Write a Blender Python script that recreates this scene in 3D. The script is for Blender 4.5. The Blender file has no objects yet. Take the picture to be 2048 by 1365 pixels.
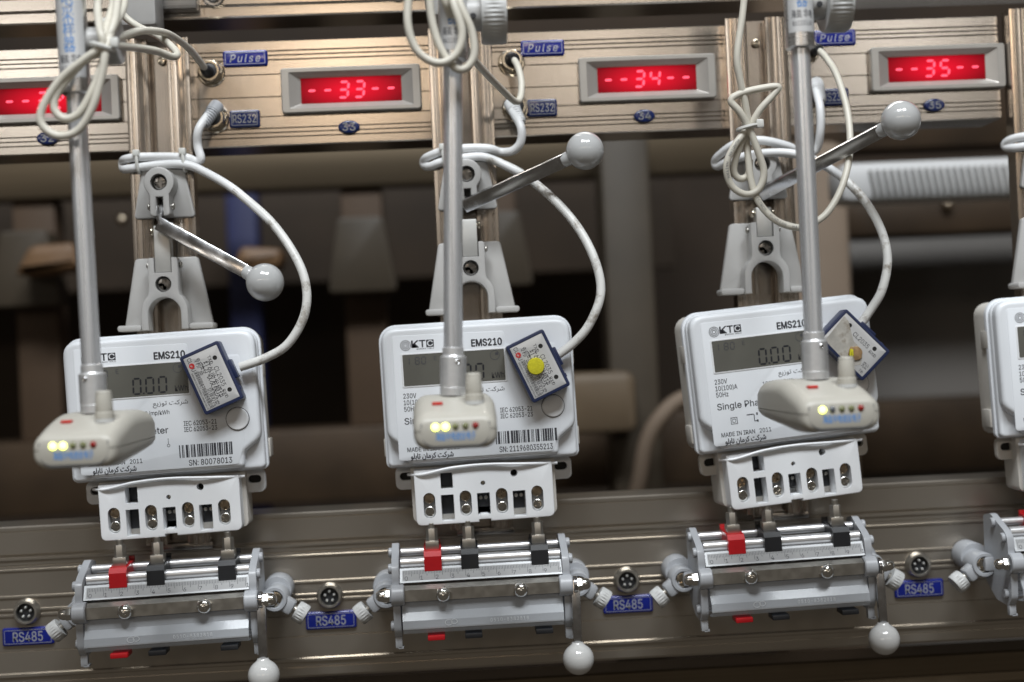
import bpy, bmesh, math, random
from mathutils import Matrix, Vector
random.seed(7)
S = 0.001                       # everything below is written in millimetres
rad = math.radians
scene = bpy.context.scene
COL = scene.collection

# ------------------------------------------------------------------ camera
YAW, PITCH, ROLL, DIST = 2.698, 0.440, -2.580, 960.0
cy_, sy_ = math.cos(rad(YAW)), math.sin(rad(YAW)); cp_, sp_ = math.cos(rad(PITCH)), math.sin(rad(PITCH))
fwd = Vector((sy_*cp_, cy_*cp_, sp_)); right = Vector((cy_, -sy_, 0)); up = right.cross(fwd)
cr_, sr_ = math.cos(rad(ROLL)), math.sin(rad(ROLL))
r2 = cr_*right + sr_*up; u2 = -sr_*right + cr_*up
cam_d = bpy.data.cameras.new('camera'); cam = bpy.data.objects.new('camera', cam_d); COL.objects.link(cam)
cam.matrix_world = Matrix(((r2.x, u2.x, -fwd.x, 0), (r2.y, u2.y, -fwd.y, -DIST*S), (r2.z, u2.z, -fwd.z, 0), (0, 0, 0, 1)))
cam_d.sensor_width = 36; cam_d.lens = 2844.0/2048*36; cam_d.clip_start = 0.05; cam_d.clip_end = 50
cam_d.dof.use_dof = True; cam_d.dof.focus_distance = 0.880; cam_d.dof.aperture_fstop = 3.4; cam_d.dof.aperture_blades = 8
scene.camera = cam

# ------------------------------------------------------------------ world, lamps, exposure
world = bpy.data.worlds.new('World'); scene.world = world; world.use_nodes = True
bg = world.node_tree.nodes['Background']; bg.inputs[0].default_value = (0.95, 0.84, 0.70, 1); bg.inputs[1].default_value = 0.07
def area(name, loc, size, energy, col, target=(0.05, 0, 0)):
    l = bpy.data.lights.new(name, 'AREA'); l.shape = 'RECTANGLE'; l.size, l.size_y = size; l.energy = energy; l.color = col
    o = bpy.data.objects.new(name, l); COL.objects.link(o); o.location = loc
    o.rotation_euler = (Vector(target)-Vector(loc)).to_track_quat('-Z', 'Y').to_euler(); return o
area('ceiling_lamp', (-0.35, -1.35, 2.0), (0.70, 0.50), 38, (0.93, 0.97, 1.0))
area('ceiling_lamp', (0.55, -1.45, 2.0), (0.70, 0.50), 38, (0.93, 0.97, 1.0))
WHT, WRM, NEU = (1.0, 0.96, 0.90), (1.0, 0.79, 0.58), (1.0, 0.90, 0.78)
for x, e, c in ((-3.4, 3.2, WHT), (-2.45, 4.0, NEU), (-1.45, 3.8, WHT), (-0.32, 4.0, WRM), (0.62, 2.0, NEU), (1.7, 2.3, WHT), (2.9, 2.4, NEU)):   # hall lamps behind the photographer
    area('hall_lamp', (x, -4.2, 1.10), (0.36, 0.24), e, c)
vs = scene.view_settings; vs.view_transform = 'Standard'; vs.look = 'None'; vs.exposure = 0; vs.gamma = 1
scene.cycles.max_bounces = 6; scene.cycles.transparent_max_bounces = 8; scene.cycles.caustics_reflective = False; scene.cycles.caustics_refractive = False

# ------------------------------------------------------------------ materials
MATS = {}
def pbr(name, col, rough=.4, metal=0., var=.0, vscale=60, streak=None, bump=0., bscale=400, coat=0., trans=0., emit=None, es=0., rvar=0., spec=.5, dirt=None, dscale=40, dthr=.62):
    m = bpy.data.materials.new(name); m.use_nodes = True; nt = m.node_tree; n = nt.nodes; L = nt.links
    b = n['Principled BSDF']; b.inputs['Base Color'].default_value = (*col, 1); b.inputs['Roughness'].default_value = rough
    b.inputs['Metallic'].default_value = metal; b.inputs['Coat Weight'].default_value = coat; b.inputs['Coat Roughness'].default_value = .06
    b.inputs['Transmission Weight'].default_value = trans; b.inputs['Specular IOR Level'].default_value = spec
    if emit: b.inputs['Emission Color'].default_value = (*emit, 1); b.inputs['Emission Strength'].default_value = es
    tc = n.new('ShaderNodeTexCoord'); mp = n.new('ShaderNodeMapping'); L.new(tc.outputs['Object'], mp.inputs[0])
    mp.inputs['Scale'].default_value = streak or (1, 1, 1)
    nz = n.new('ShaderNodeTexNoise'); nz.inputs['Scale'].default_value = vscale; nz.inputs['Detail'].default_value = 5; L.new(mp.outputs[0], nz.inputs['Vector'])
    cur = None
    if var:
        mx = n.new('ShaderNodeMix'); mx.data_type = 'RGBA'; mx.inputs['A'].default_value = (*[c*(1-var) for c in col], 1); mx.inputs['B'].default_value = (*[min(1, c*(1+var)) for c in col], 1)
        mr = n.new('ShaderNodeMapRange'); mr.inputs[1].default_value = .3; mr.inputs[2].default_value = .7; L.new(nz.outputs['Fac'], mr.inputs[0]); L.new(mr.outputs[0], mx.inputs['Factor'])
        cur = mx.outputs['Result']
    if dirt:
        dn = n.new('ShaderNodeTexNoise'); dn.inputs['Scale'].default_value = dscale; dn.inputs['Detail'].default_value = 8; dn.inputs['Roughness'].default_value = .7; L.new(tc.outputs['Object'], dn.inputs['Vector'])
        dr = n.new('ShaderNodeMapRange'); dr.inputs[1].default_value = dthr; dr.inputs[2].default_value = dthr+.16; L.new(dn.outputs['Fac'], dr.inputs[0])
        dm = n.new('ShaderNodeMix'); dm.data_type = 'RGBA'; dm.inputs['B'].default_value = (*dirt, 1); L.new(dr.outputs[0], dm.inputs['Factor'])
        if cur: L.new(cur, dm.inputs['A'])
        else: dm.inputs['A'].default_value = (*col, 1)
        cur = dm.outputs['Result']
    if cur: L.new(cur, b.inputs['Base Color'])
    if rvar:
        rr = n.new('ShaderNodeMapRange'); rr.inputs[1].default_value = .3; rr.inputs[2].default_value = .7; rr.inputs[3].default_value = max(.02, rough-rvar); rr.inputs[4].default_value = rough+rvar
        L.new(nz.outputs['Fac'], rr.inputs[0]); L.new(rr.outputs[0], b.inputs['Roughness'])
    if bump:
        bn = n.new('ShaderNodeTexNoise'); bn.inputs['Scale'].default_value = bscale; bn.inputs['Detail'].default_value = 3; L.new(mp.outputs[0], bn.inputs['Vector'])
        bp = n.new('ShaderNodeBump'); bp.inputs['Strength'].default_value = bump; bp.inputs['Distance'].default_value = .0006; L.new(bn.outputs['Fac'], bp.inputs['Height']); L.new(bp.outputs[0], b.inputs['Normal'])
    MATS[name] = m; return m
ALU_H = pbr('anodised_aluminium_rail', (.56, .515, .465), .22, .97)
ALU_L = pbr('anodised_aluminium_lower_rail', (.48, .435, .375), .28, .82)
ALU_V = pbr('anodised_aluminium_post', (.57, .505, .44), .22, .95)
ALU_S = pbr('satin_aluminium', (.72, .72, .72), .30, .95, var=.08, vscale=1, streak=(8, 600, 900), rvar=.05)
ALU_R = pbr('polished_aluminium_rod', (.76, .775, .80), .29, .66, var=.07, vscale=1, streak=(700, 700, 10), rvar=.07, dirt=(.55, .55, .52), dscale=120)
STEEL = pbr('nickel_steel', (.52, .50, .46), .36, .95, var=.06, vscale=200, rvar=.05)
CHROME = pbr('chromed_steel', (.56, .56, .57), .22, 1., var=.08, vscale=120, rvar=.06)
SCREWM = pbr('gunmetal_screw', (.34, .33, .32), .26, 1., var=.08, vscale=200)
BRIGHT = pbr('bright_nickel_nut', (.80, .79, .76), .17, 1., var=.05, vscale=200)
KNURLM = pbr('bright_knurled_aluminium', (.78, .785, .79), .36, .6, var=.05, vscale=300)
RODM = pbr('satin_guide_rod', (.78, .78, .79), .30, .7, var=.04, vscale=1, streak=(6, 600, 900))
LINKM = pbr('satin_link_plate', (.64, .64, .62), .4, .5, var=.06, vscale=120)
NICKEL = pbr('nickel_plated_brass', (.66, .60, .50), .20, 1., var=.12, vscale=250, rvar=.07)
BRASS = pbr('dull_brass_screw', (.56, .47, .36), .30, 1., var=.18, vscale=300, rvar=.08)
WHITE = pbr('white_meter_plastic', (.80, .83, .87), .36, var=.02, vscale=25, bump=.03, bscale=2500, rvar=.04, dirt=(.60, .60, .56), dscale=55, dthr=.70)
WHITE2 = pbr('white_terminal_plastic', (.84, .855, .875), .40, var=.02, vscale=25, bump=.03, bscale=2500, dirt=(.58, .56, .50), dscale=70, dthr=.70)
CREAM = pbr('aged_white_base_plastic', (.68, .65, .60), .42, var=.04, vscale=25, bump=.03, bscale=2500)
GREY = pbr('grey_moulded_plastic', (.46, .455, .445), .36, var=.05, vscale=40, bump=.05, bscale=2200, rvar=.05, dirt=(.33, .31, .28), dscale=60, dthr=.66)
GREYB = pbr('blue_grey_plastic', (.42, .435, .46), .34, var=.05, vscale=40, bump=.05, bscale=2200, rvar=.05, dirt=(.30, .29, .27), dscale=60, dthr=.66)
BALL = pbr('glossy_grey_knob', (.47, .475, .475), .05, var=.04, vscale=60, coat=.6, dirt=(.34, .33, .30), dscale=90, dthr=.70)
BALLW = pbr('glossy_pale_knob', (.58, .58, .57), .05, var=.04, vscale=60, coat=.6, dirt=(.42, .41, .38), dscale=90, dthr=.70)
BEIGE = pbr('beige_sensor_plastic', (.50, .48, .425), .40, var=.02, vscale=30, bump=.05, bscale=2600)
KNOBP = pbr('pale_grey_thumb_knob', (.56, .565, .56), .45, var=.05, vscale=80)
CABW = pbr('white_cable_jacket', (.80, .81, .82), .38, var=.04, vscale=60, dirt=(.36, .33, .28), dscale=75, dthr=.60)
CABG = pbr('grimy_white_cable_jacket', (.70, .70, .68), .40, var=.06, vscale=80, dirt=(.26, .23, .19), dscale=95, dthr=.52)
CABT = pbr('beige_cable_jacket', (.64, .61, .53), .42, var=.06, vscale=80, dirt=(.34, .31, .26), dscale=110, dthr=.62)
TIE = pbr('nylon_cable_tie', (.68, .68, .65), .30, spec=.5)
BLACK = pbr('black_plastic', (.02, .021, .024), .42, var=.2, vscale=60)
DARK = pbr('dark_recess', (.012, .011, .010), .7)
RED = pbr('red_plastic_block', (.55, .012, .018), .35, var=.08, vscale=70)
BLUEB = pbr('blue_epoxy_badge', (.008, .017, .20), .2, coat=.35, var=.1, vscale=120)
BLUEN = pbr('navy_epoxy_badge', (.008, .018, .085), .2, coat=.35, var=.1, vscale=120)
SILV = pbr('silver_lettering', (.50, .52, .56), .35, .5)
SILVD = pbr('dim_silver_lettering', (.33, .33, .31), .35, .4)
NAVY = pbr('navy_module_plastic', (.022, .032, .085), .36, var=.1, vscale=60)
PLATE = pbr('module_label_foil', (.66, .665, .67), .38, .25, var=.03, vscale=60)
ALU_D = pbr('dull_ruler_aluminium', (.44, .45, .46), .5, .6, var=.04, vscale=1, streak=(6, 600, 900))
BODYP = pbr('pale_extruded_body', (.62, .635, .66), .38, .0, var=.05, vscale=1, streak=(5, 700, 1200))
STRIP = pbr('ruler_scale_strip', (.36, .365, .37), .5, .0, var=.06, vscale=90)
PINM = pbr('contact_pin_metal', (.70, .70, .68), .3, .6)
PLATEW = pbr('worn_module_label', (.50, .48, .44), .5, .1, var=.25, vscale=110, dirt=(.28, .24, .19), dscale=130, dthr=.5)
INK = pbr('black_print', (.035, .036, .045), .5)
INKG = pbr('grey_print', (.16, .165, .18), .5)
INKB = pbr('blue_print', (.13, .29, .60), .5)
INKR = pbr('red_print', (.60, .03, .03), .5)
INKW = pbr('pale_engraving', (.70, .72, .74), .5)
LCD = pbr('lcd_glass', (.135, .132, .115), .2, coat=.5, var=.12, vscale=25, rvar=.05)
LCDI = pbr('lcd_segments', (.016, .017, .022), .4)
LCDF = pbr('faint_lcd_segments', (.06, .062, .07), .4)
FOAM = pbr('yellow_foam_dot', (.62, .57, .02), .85, var=.10, vscale=500, bump=.5, bscale=900)
FOAMB = pbr('brown_glue_patch', (.30, .19, .09), .7, var=.3, vscale=300)
FRAMEP = pbr('grey_display_bezel', (.46, .44, .41), .34, .45, var=.05, vscale=60, bump=.04, bscale=2200)
REDB = pbr('red_button', (.55, .03, .02), .4)
LEDON = pbr('lit_yellow_led', (.9, .95, .3), .3, emit=(.90, 1., .20), es=4)
LEDOFF = pbr('unlit_green_led', (.20, .21, .10), .18, coat=.6)
LEDGREY = pbr('unlit_grey_led', (.13, .14, .16), .18, coat=.6)
LEDRED = pbr('unlit_red_led', (.30, .015, .012), .18, coat=.6)
SEG = pbr('lit_red_segments', (.6, .05, .05), .4, emit=(1., .085, .17), es=1.35)
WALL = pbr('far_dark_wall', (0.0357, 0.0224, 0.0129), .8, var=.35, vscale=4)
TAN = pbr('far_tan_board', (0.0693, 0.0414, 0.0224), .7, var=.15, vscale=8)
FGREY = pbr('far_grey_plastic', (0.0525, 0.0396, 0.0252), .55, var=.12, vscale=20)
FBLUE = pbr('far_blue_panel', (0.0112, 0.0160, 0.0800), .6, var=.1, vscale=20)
FORANGE = pbr('far_amber_plastic', (.17, .095, .045), .5, var=.2, vscale=20)
FWHITE = pbr('far_white_duct', (.62, .62, .62), .5, var=.05, vscale=20)
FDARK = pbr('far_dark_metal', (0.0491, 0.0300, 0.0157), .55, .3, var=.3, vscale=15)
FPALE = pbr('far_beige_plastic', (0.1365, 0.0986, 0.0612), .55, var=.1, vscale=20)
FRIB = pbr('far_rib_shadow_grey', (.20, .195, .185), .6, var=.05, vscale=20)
FTAN2 = pbr('far_tan_column', (.22, .165, .12), .7, var=.1, vscale=8)
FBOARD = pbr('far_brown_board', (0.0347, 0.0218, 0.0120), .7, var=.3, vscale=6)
FCAB = pbr('far_slate_cabinet', (.115, .105, .095), .6, var=.15, vscale=6)
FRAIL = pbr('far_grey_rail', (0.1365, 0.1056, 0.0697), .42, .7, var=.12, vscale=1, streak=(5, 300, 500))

def acrylic():
    m = bpy.data.materials.new('clear_acrylic'); m.use_nodes = True; nt = m.node_tree; n = nt.nodes; L = nt.links
    out = n['Material Output']; b = n['Principled BSDF']; b.inputs['Base Color'].default_value = (.78, .80, .83, 1); b.inputs['Roughness'].default_value = .15
    t = n.new('ShaderNodeBsdfTransparent'); t.inputs[0].default_value = (.86, .89, .92, 1); mx = n.new('ShaderNodeMixShader'); mx.inputs[0].default_value = .36
    L.new(t.outputs[0], mx.inputs[1]); L.new(b.outputs[0], mx.inputs[2]); L.new(mx.outputs[0], out.inputs[0]); return m
ACRYL = acrylic()
def redscreen():                # the lit screen: LED light spreading behind a red filter
    m = bpy.data.materials.new('red_filter_screen'); m.use_nodes = True; nt = m.node_tree; n = nt.nodes; L = nt.links
    b = n['Principled BSDF']; b.inputs['Base Color'].default_value = (.04, .001, .002, 1); b.inputs['Roughness'].default_value = .5; b.inputs['Specular IOR Level'].default_value = .1
    tc = n.new('ShaderNodeTexCoord'); mp = n.new('ShaderNodeMapping'); mp.inputs['Scale'].default_value = (27, 1, 75); L.new(tc.outputs['Object'], mp.inputs[0])
    g = n.new('ShaderNodeTexGradient'); g.gradient_type = 'SPHERICAL'; L.new(mp.outputs[0], g.inputs[0])
    r = n.new('ShaderNodeMapRange'); r.inputs[3].default_value = .20; r.inputs[4].default_value = 1.0; L.new(g.outputs['Fac'], r.inputs[0])
    b.inputs['Emission Color'].default_value = (1.0, .005, .028, 1); L.new(r.outputs[0], b.inputs['Emission Strength']); return m
SCREEN = redscreen()

# ------------------------------------------------------------------ geometry helpers (mm)
def V(*a): return Vector(a)
def axis(p, d, ref=None):
    d = Vector(d).normalized(); r = Vector(ref) if ref else (Vector((0, 0, 1)) if abs(d.z) < .9 else Vector((0, 1, 0)))
    x = r.cross(d).normalized(); y = d.cross(x)
    return Matrix(((x.x, y.x, d.x, p[0]), (x.y, y.y, d.y, p[1]), (x.z, y.z, d.z, p[2]), (0, 0, 0, 1)))
def T3(x, y, z): return Matrix.Translation((x, y, z))
def RX(a): return Matrix.Rotation(rad(a), 4, 'X')
def RY(a): return Matrix.Rotation(rad(a), 4, 'Y')
def RZ(a): return Matrix.Rotation(rad(a), 4, 'Z')
def arc(cx, cz, r, a0, a1, n=8): return [(cx+r*math.cos(rad(a0+(a1-a0)*i/n)), cz+r*math.sin(rad(a0+(a1-a0)*i/n))) for i in range(n+1)]
def circle(cx, cz, r, n=24): return [(cx+r*math.cos(2*math.pi*i/n), cz+r*math.sin(2*math.pi*i/n)) for i in range(n)]
def rrect(x0, z0, x1, z1, r, n=5):
    rs = r if isinstance(r, (tuple, list)) else (r,)*4     # bottom-left, bottom-right, top-right, top-left
    return arc(x0+rs[0], z0+rs[0], rs[0], 180, 270, n)+arc(x1-rs[1], z0+rs[1], rs[1], 270, 360, n)+arc(x1-rs[2], z1-rs[2], rs[2], 0, 90, n)+arc(x0+rs[3], z1-rs[3], rs[3], 90, 180, n)
def stadium(cx, cz, w, h, n=8):
    if h > w: return arc(cx, cz+h/2-w/2, w/2, 0, 180, n)+arc(cx, cz-h/2+w/2, w/2, 180, 360, n)
    return arc(cx+w/2-h/2, cz, h/2, -90, 90, n)+arc(cx-w/2+h/2, cz, h/2, 90, 270, n)
def rpoly(pts, r, n=4):
    out = []; N = len(pts)
    for i in range(N):
        a, b, c = Vector(pts[i-1]), Vector(pts[i]), Vector(pts[(i+1) % N]); ri = r[i] if isinstance(r, (list, tuple)) else r
        u, v = (a-b), (c-b); d = min(ri, u.length*.45, v.length*.45)
        if d < .05: out.append(tuple(b)); continue
        p, q = b+u.normalized()*d, b+v.normalized()*d
        for k in range(n+1):
            t = k/n; out.append(tuple((1-t)**2*p+2*t*(1-t)*b+t*t*q))
    return out
def area2(l): return sum(l[i-1][0]*l[i][1]-l[i][0]*l[i-1][1] for i in range(len(l)))
def offs(l, d):
    out = []; N = len(l)
    for i in range(N):
        p, a, c = Vector(l[i]), Vector(l[i-1]), Vector(l[(i+1) % N])
        e1, e2 = p-a, c-p
        if e1.length < 1e-6: e1 = e2
        if e2.length < 1e-6: e2 = e1
        e1.normalize(); e2.normalize()
        n1, n2 = Vector((-e1.y, e1.x)), Vector((-e2.y, e2.x)); m = n1+n2
        if m.length < 1e-4: out.append(tuple(p)); continue
        m.normalize(); k = d/max(.5, m.dot(n1)); out.append(tuple(p+m*k))
    return out
def clean(l):
    o = [p for i, p in enumerate(l) if (Vector(p)-Vector(l[i-1])).length > 1e-3]
    return o if area2(o) > 0 else o[::-1]
TXT = {}
try: FONT = bpy.data.fonts.load(bpy.utils.system_resource('DATAFILES', path='fonts')+'/Inter.woff2')
except Exception: FONT = None
def text_mesh(s, shear, bold, sp):
    k = (s, shear, bold, sp)
    if k not in TXT:
        c = bpy.data.curves.new('t', 'FONT'); c.body = s; c.shear = shear
        if FONT and all(ord(q) < 256 for q in s): c.font = FONT
        c.resolution_u = 3; c.fill_mode = 'FRONT'; c.space_character = sp
        o = bpy.data.objects.new('t', c); COL.objects.link(o); bpy.context.view_layer.update()
        me = bpy.data.meshes.new_from_object(o.evaluated_get(bpy.context.evaluated_depsgraph_get()))
        vs = [v.co.copy() for v in me.vertices]; fs = [tuple(p.vertices) for p in me.polygons]
        bpy.data.objects.remove(o); bpy.data.curves.remove(c); bpy.data.meshes.remove(me); TXT[k] = (vs, fs)
    return TXT[k]
CAP = None
class MB:
    def __init__(s): s.bm = bmesh.new()
    def _t(s, vs, M):
        if M is not None:
            for v in vs: v.co = M @ v.co
        return vs
    def box(s, x0, x1, y0, y1, z0, z1, bev=.4, M=None):
        b = bmesh.new(); bmesh.ops.create_cube(b, size=1)
        for v in b.verts: v.co = Vector(((x0+x1)/2+v.co.x*(x1-x0), (y0+y1)/2+v.co.y*(y1-y0), (z0+z1)/2+v.co.z*(z1-z0)))
        bev = min(bev, .3*min(abs(x1-x0), abs(y1-y0), abs(z1-z0)))
        if bev > .01: bmesh.ops.bevel(b, geom=b.edges[:], offset=bev, segments=2, profile=.5, affect='EDGES')
        s.merge(b, M); return s
    def merge(s, b, M=None):
        mp = {}
        for v in b.verts: mp[v] = s.bm.verts.new(M @ v.co if M is not None else v.co)
        for f in b.faces:
            try: s.bm.faces.new([mp[v] for v in f.verts])
            except ValueError: pass
        b.free()
    def face(s, pts, M=None):
        vs = [s.bm.verts.new(M @ Vector(p) if M is not None else p) for p in pts]
        try: s.bm.faces.new(vs)
        except ValueError: pass
    def rings(s, R, cap0=True, cap1=True, M=None, closed=False):
        vv = [[s.bm.verts.new(M @ Vector(p) if M is not None else Vector(p)) for p in r] for r in R]
        n = len(R)
        for i in range(n if closed else n-1):
            a, b = vv[i], vv[(i+1) % n]
            for j in range(len(a)):
                try: s.bm.faces.new((a[j-1], a[j], b[j], b[j-1])).smooth = True
                except ValueError: pass
        if cap0 and not closed: s.bm.faces.new(vv[0])
        if cap1 and not closed: s.bm.faces.new(vv[-1][::-1])
        return vv
    def prism(s, outline, yf, yb, ch=.5, holes=(), M=None, steps=2):
        o = clean(outline); R = []
        if ch > 0:
            for i in range(steps+1):
                a = math.pi/2*i/steps; R.append([(x, yf+ch*(1-math.cos(a)), z) for x, z in offs(o, ch*(1-math.sin(a)))])
        else: R.append([(x, yf, z) for x, z in o])
        R.append([(x, yb, z) for x, z in o])
        vv = s.rings(R, cap0=not holes, cap1=True, M=M)
        if holes:
            ed = []
            def loop_edges(vs):
                for i in range(len(vs)):
                    e = s.bm.edges.get((vs[i-1], vs[i])) or s.bm.edges.new((vs[i-1], vs[i])); ed.append(e)
            loop_edges(vv[0])
            for lp, d in holes:
                lp = clean(lp); hv = s.rings([[(x, yf, z) for x, z in lp], [(x, yf+d, z) for x, z in lp]], cap0=False, cap1=True, M=M)
                loop_edges(hv[0])
            bmesh.ops.triangle_fill(s.bm, edges=ed, use_beauty=True)
        return s
    def lathe(s, prof, seg=24, M=None):
        R = [[(max(r, .001)*math.cos(2*math.pi*i/seg), max(r, .001)*math.sin(2*math.pi*i/seg), h) for i in range(seg)] for r, h in prof]
        s.rings(R, M=M); return s
    def cyl(s, p0, p1, r, seg=16, ch=.3):
        h = (Vector(p1)-Vector(p0)).length; ch = min(ch, r*.4, h*.4)
        return s.lathe([(r-ch, 0), (r, ch), (r, h-ch), (r-ch, h)], seg, axis(p0, Vector(p1)-Vector(p0)))
    def sphere(s, c, r, seg=32, rg=20):
        return s.lathe([(r*math.sin(math.pi*i/rg), -r*math.cos(math.pi*i/rg)) for i in range(rg+1)], seg, T3(*c))
    def knurl(s, p, d, r, h, n=40, depth=.5, straight=True, rows=10, ch=.8):
        M = axis(p, d); R = []
        hs = [0, ch]+[ch+(h-2*ch)*(i+1)/rows for i in range(rows-1)]+[h-ch, h]
        for k, z in enumerate(hs):
            end = k in (0, len(hs)-1); ring = []
            for i in range(n):
                rr = r-depth if end else r-(depth if ((i+(0 if straight else k)) % 2) else 0); a = 2*math.pi*i/n
                ring.append((rr*math.cos(a), rr*math.sin(a), z))
            R.append(ring)
        s.rings(R, M=M); return s
    def tube(s, pts, r, seg=10, sub=5, smooth=True):
        P = [Vector(p) for p in pts]
        if smooth and len(P) > 2:
            Q = []
            for i in range(len(P)-1):
                p0, p1, p2, p3 = P[max(i-1, 0)], P[i], P[i+1], P[min(i+2, len(P)-1)]
                for k in range(sub):
                    t = k/sub; Q.append(.5*((2*p1)+(p2-p0)*t+(2*p0-5*p1+4*p2-p3)*t*t+(3*p1-p0-3*p2+p3)*t**3))
            Q.append(P[-1]); P = Q
        tn = (P[1]-P[0]).normalized(); nr = tn.orthogonal().normalized(); R = []
        for i, p in enumerate(P):
            t = (P[min(i+1, len(P)-1)]-P[max(i-1, 0)]).normalized(); nr = (nr-t*nr.dot(t)).normalized(); bn = t.cross(nr)
            rr = r(i/(len(P)-1)) if callable(r) else r
            R.append([p+nr*rr*math.cos(2*math.pi*k/seg)+bn*rr*math.sin(2*math.pi*k/seg) for k in range(seg)])
        s.rings(R); return s
    def bar(s, p0, p1, w, t, ref=(0, -1, 0), bev=.5):       # rectangular bar, width along ref x axis
        h = (Vector(p1)-Vector(p0)).length; return s.box(-w/2, w/2, -t/2, t/2, 0, h, bev, axis(p0, Vector(p1)-Vector(p0), ref))
    def text(s, txt, x, y, z, h, w=None, al='l', shear=0, bold=0, sp=1, M=None, thick=.0):
        global CAP
        if CAP is None: CAP = max(v.y for v in text_mesh('H', 0, 0, 1)[0])
        if bold:                # heavier strokes: the same glyphs a hair apart
            for i, (dx, dz) in enumerate(((-1, 0), (1, 0), (0, 1), (0, -1))): s.text(txt, x+dx*bold*h*1.2, y+i*.004, z+dz*bold*h*1.2, h, w, al, shear, 0, sp, M)
            return s
        vs, fs = text_mesh(txt, shear, 0, sp)
        if not vs: return s
        k = h/CAP; x0, x1 = min(v.x for v in vs), max(v.x for v in vs); kx = w/(x1-x0) if w else k
        ox = x-x0*kx if al == 'l' else (x-(x0+x1)/2*kx if al == 'c' else x-x1*kx)
        nv = []
        for v in vs:
            p = Vector((ox+v.x*kx, y, z+v.y*k)); nv.append(s.bm.verts.new(M @ p if M is not None else p))
        for f in fs:
            try: s.bm.faces.new([nv[i] for i in f])
            except ValueError: pass
        return s
    def rect(s, x0, x1, z0, z1, y, M=None): s.face([(x0, y, z0), (x1, y, z0), (x1, y, z1), (x0, y, z1)], M); return s
    def build(s, name, mat, parent=None, off=None, flat=False, ang=38, recalc=True):
        bm = s.bm
        if recalc: bmesh.ops.recalc_face_normals(bm, faces=bm.faces[:])
        off = Vector(off) if off is not None else (parent.off if isinstance(parent, Thing) else Vector((0, 0, 0)))
        for v in bm.verts: v.co = (v.co-off)*S
        me = bpy.data.meshes.new(name); bm.to_mesh(me); bm.free()
        if not flat:
            me.set_sharp_from_angle(angle=rad(ang))
        me.materials.append(mat); o = bpy.data.objects.new(name, me); COL.objects.link(o)
        if parent is not None: o.parent = parent.o if isinstance(parent, Thing) else parent
        return o
class Thing:
    def __init__(s, name, label, cat, loc, group=None, roll=0, off=None):
        s.o = bpy.data.objects.new(name, None); COL.objects.link(s.o); s.o.empty_display_size = .01
        s.o.location = Vector(loc)*S; s.o.rotation_euler = (0, -rad(roll), 0); s.off = Vector(off if off is not None else loc)
        s.o['label'] = label; s.o['category'] = cat
        if group: s.o['group'] = group
def tag(o, label, cat, group=None):
    o['label'] = label; o['category'] = cat
    if group: o['group'] = group
    return o
def sub(o, child_mb, name, mat, T):       # sub-part: child of a part, in the same coordinates as its thing
    return child_mb.build(name, mat, o, off=T.off)
PLUS = [(-.55, -2), (.55, -2), (.55, -.55), (2, -.55), (2, .55), (.55, .55), (.55, 2), (-.55, 2), (-.55, .55), (-2, .55), (-2, -.55), (-.55, -.55)]
def screw(x, y, z, r, mat, T, ang=20, name='screw', d=1.6):
    k = r*.80/2; pl = []
    for a, b in PLUS:
        pl.append((a*k*math.cos(rad(ang))-b*k*math.sin(rad(ang)), a*k*math.sin(rad(ang))+b*k*math.cos(rad(ang))))
    m = MB(); m.prism(circle(0, 0, r, 24), y, y+d, ch=min(.8, r*.25), holes=[(pl, .8*d)], M=T3(x, 0, z), steps=3)
    return m.build(name, mat, T)
def seg7(m, ch, x, z, w, h, t, y, lean=.12, M=None):
    table = {'0': 'abcdef', '1': 'bc', '2': 'abged', '3': 'abgcd', '4': 'fgbc', '5': 'afgcd', '6': 'afgcde', '7': 'abc', '8': 'abcdefg', '9': 'abcdfg', '-': 'g'}
    hz = {'a': h, 'g': h/2, 'd': 0}; g = t*.28
    def P(px, pz): return (x+px+lean*pz, y, z+pz)
    for c in table[ch]:
        if c in hz:
            zz = hz[c]; q = [(g, zz), (g+t/2, zz+t/2), (w-g-t/2, zz+t/2), (w-g, zz), (w-g-t/2, zz-t/2), (g+t/2, zz-t/2)]
        else:
            xx = 0 if c in 'ef' else w; z0, z1 = (h/2, h) if c in 'bf' else (0, h/2)
            q = [(xx, z0+g), (xx+t/2, z0+g+t/2), (xx+t/2, z1-g-t/2), (xx, z1-g), (xx-t/2, z1-g-t/2), (xx-t/2, z0+g+t/2)]
        m.face([P(*p) for p in q], M)

PX = [-181.5, 18.5, 218.5, 413.0]          # the four posts, 200 mm apart
WHERE = ['above the first meter', 'behind the middle rod', 'behind the knotted beige cable', 'at the right picture edge']

# ------------------------------------------------------------------ rails and posts
def groove(z, d=1.0, w=1.0): return [(0, z+w/2), (d*1.6, z+w*.42), (d*1.6, z-w*.42), (0, z-w/2)]
def rail_mesh(prof, x0, x1):
    m = MB(); m.rings([[(x, y, z) for y, z in prof] for x in (x0, x1)]); return m
def ridge(z, d=1.0): return [(0, z+d), (-d*.8, z+d*.4), (-d*.8, z-d*.4), (0, z-d)]
p = [(0.8, 216.5), (0, 215.7)]
for z in (209.2, 206.2, 203.2): p += groove(z, 1.5, 1.3)
for z in (193.6, 178.5, 165.2): p += groove(z, 1.2, .9)
for z in (157.2, 154.2, 151.2): p += groove(z, 1.5, 1.3)
p += [(0, 146.3), (.8, 145.5), (38, 145.5), (38, 216.5)]
tag(rail_mesh(p, -420, 389).build('instrument_rail', ALU_H, off=(0, 0, 0), ang=20), 'grooved pale aluminium rail carrying the red number displays', 'rail')
p = [(2, 320), (-1, 320), (-1, 262)]+[(y-1, z) for y, z in groove(249, 1.0, 1.2)]+[(-1, 241.5), (1.5, 240), (1.5, 234), (2.5, 233), (38, 233), (38, 320)]
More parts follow.
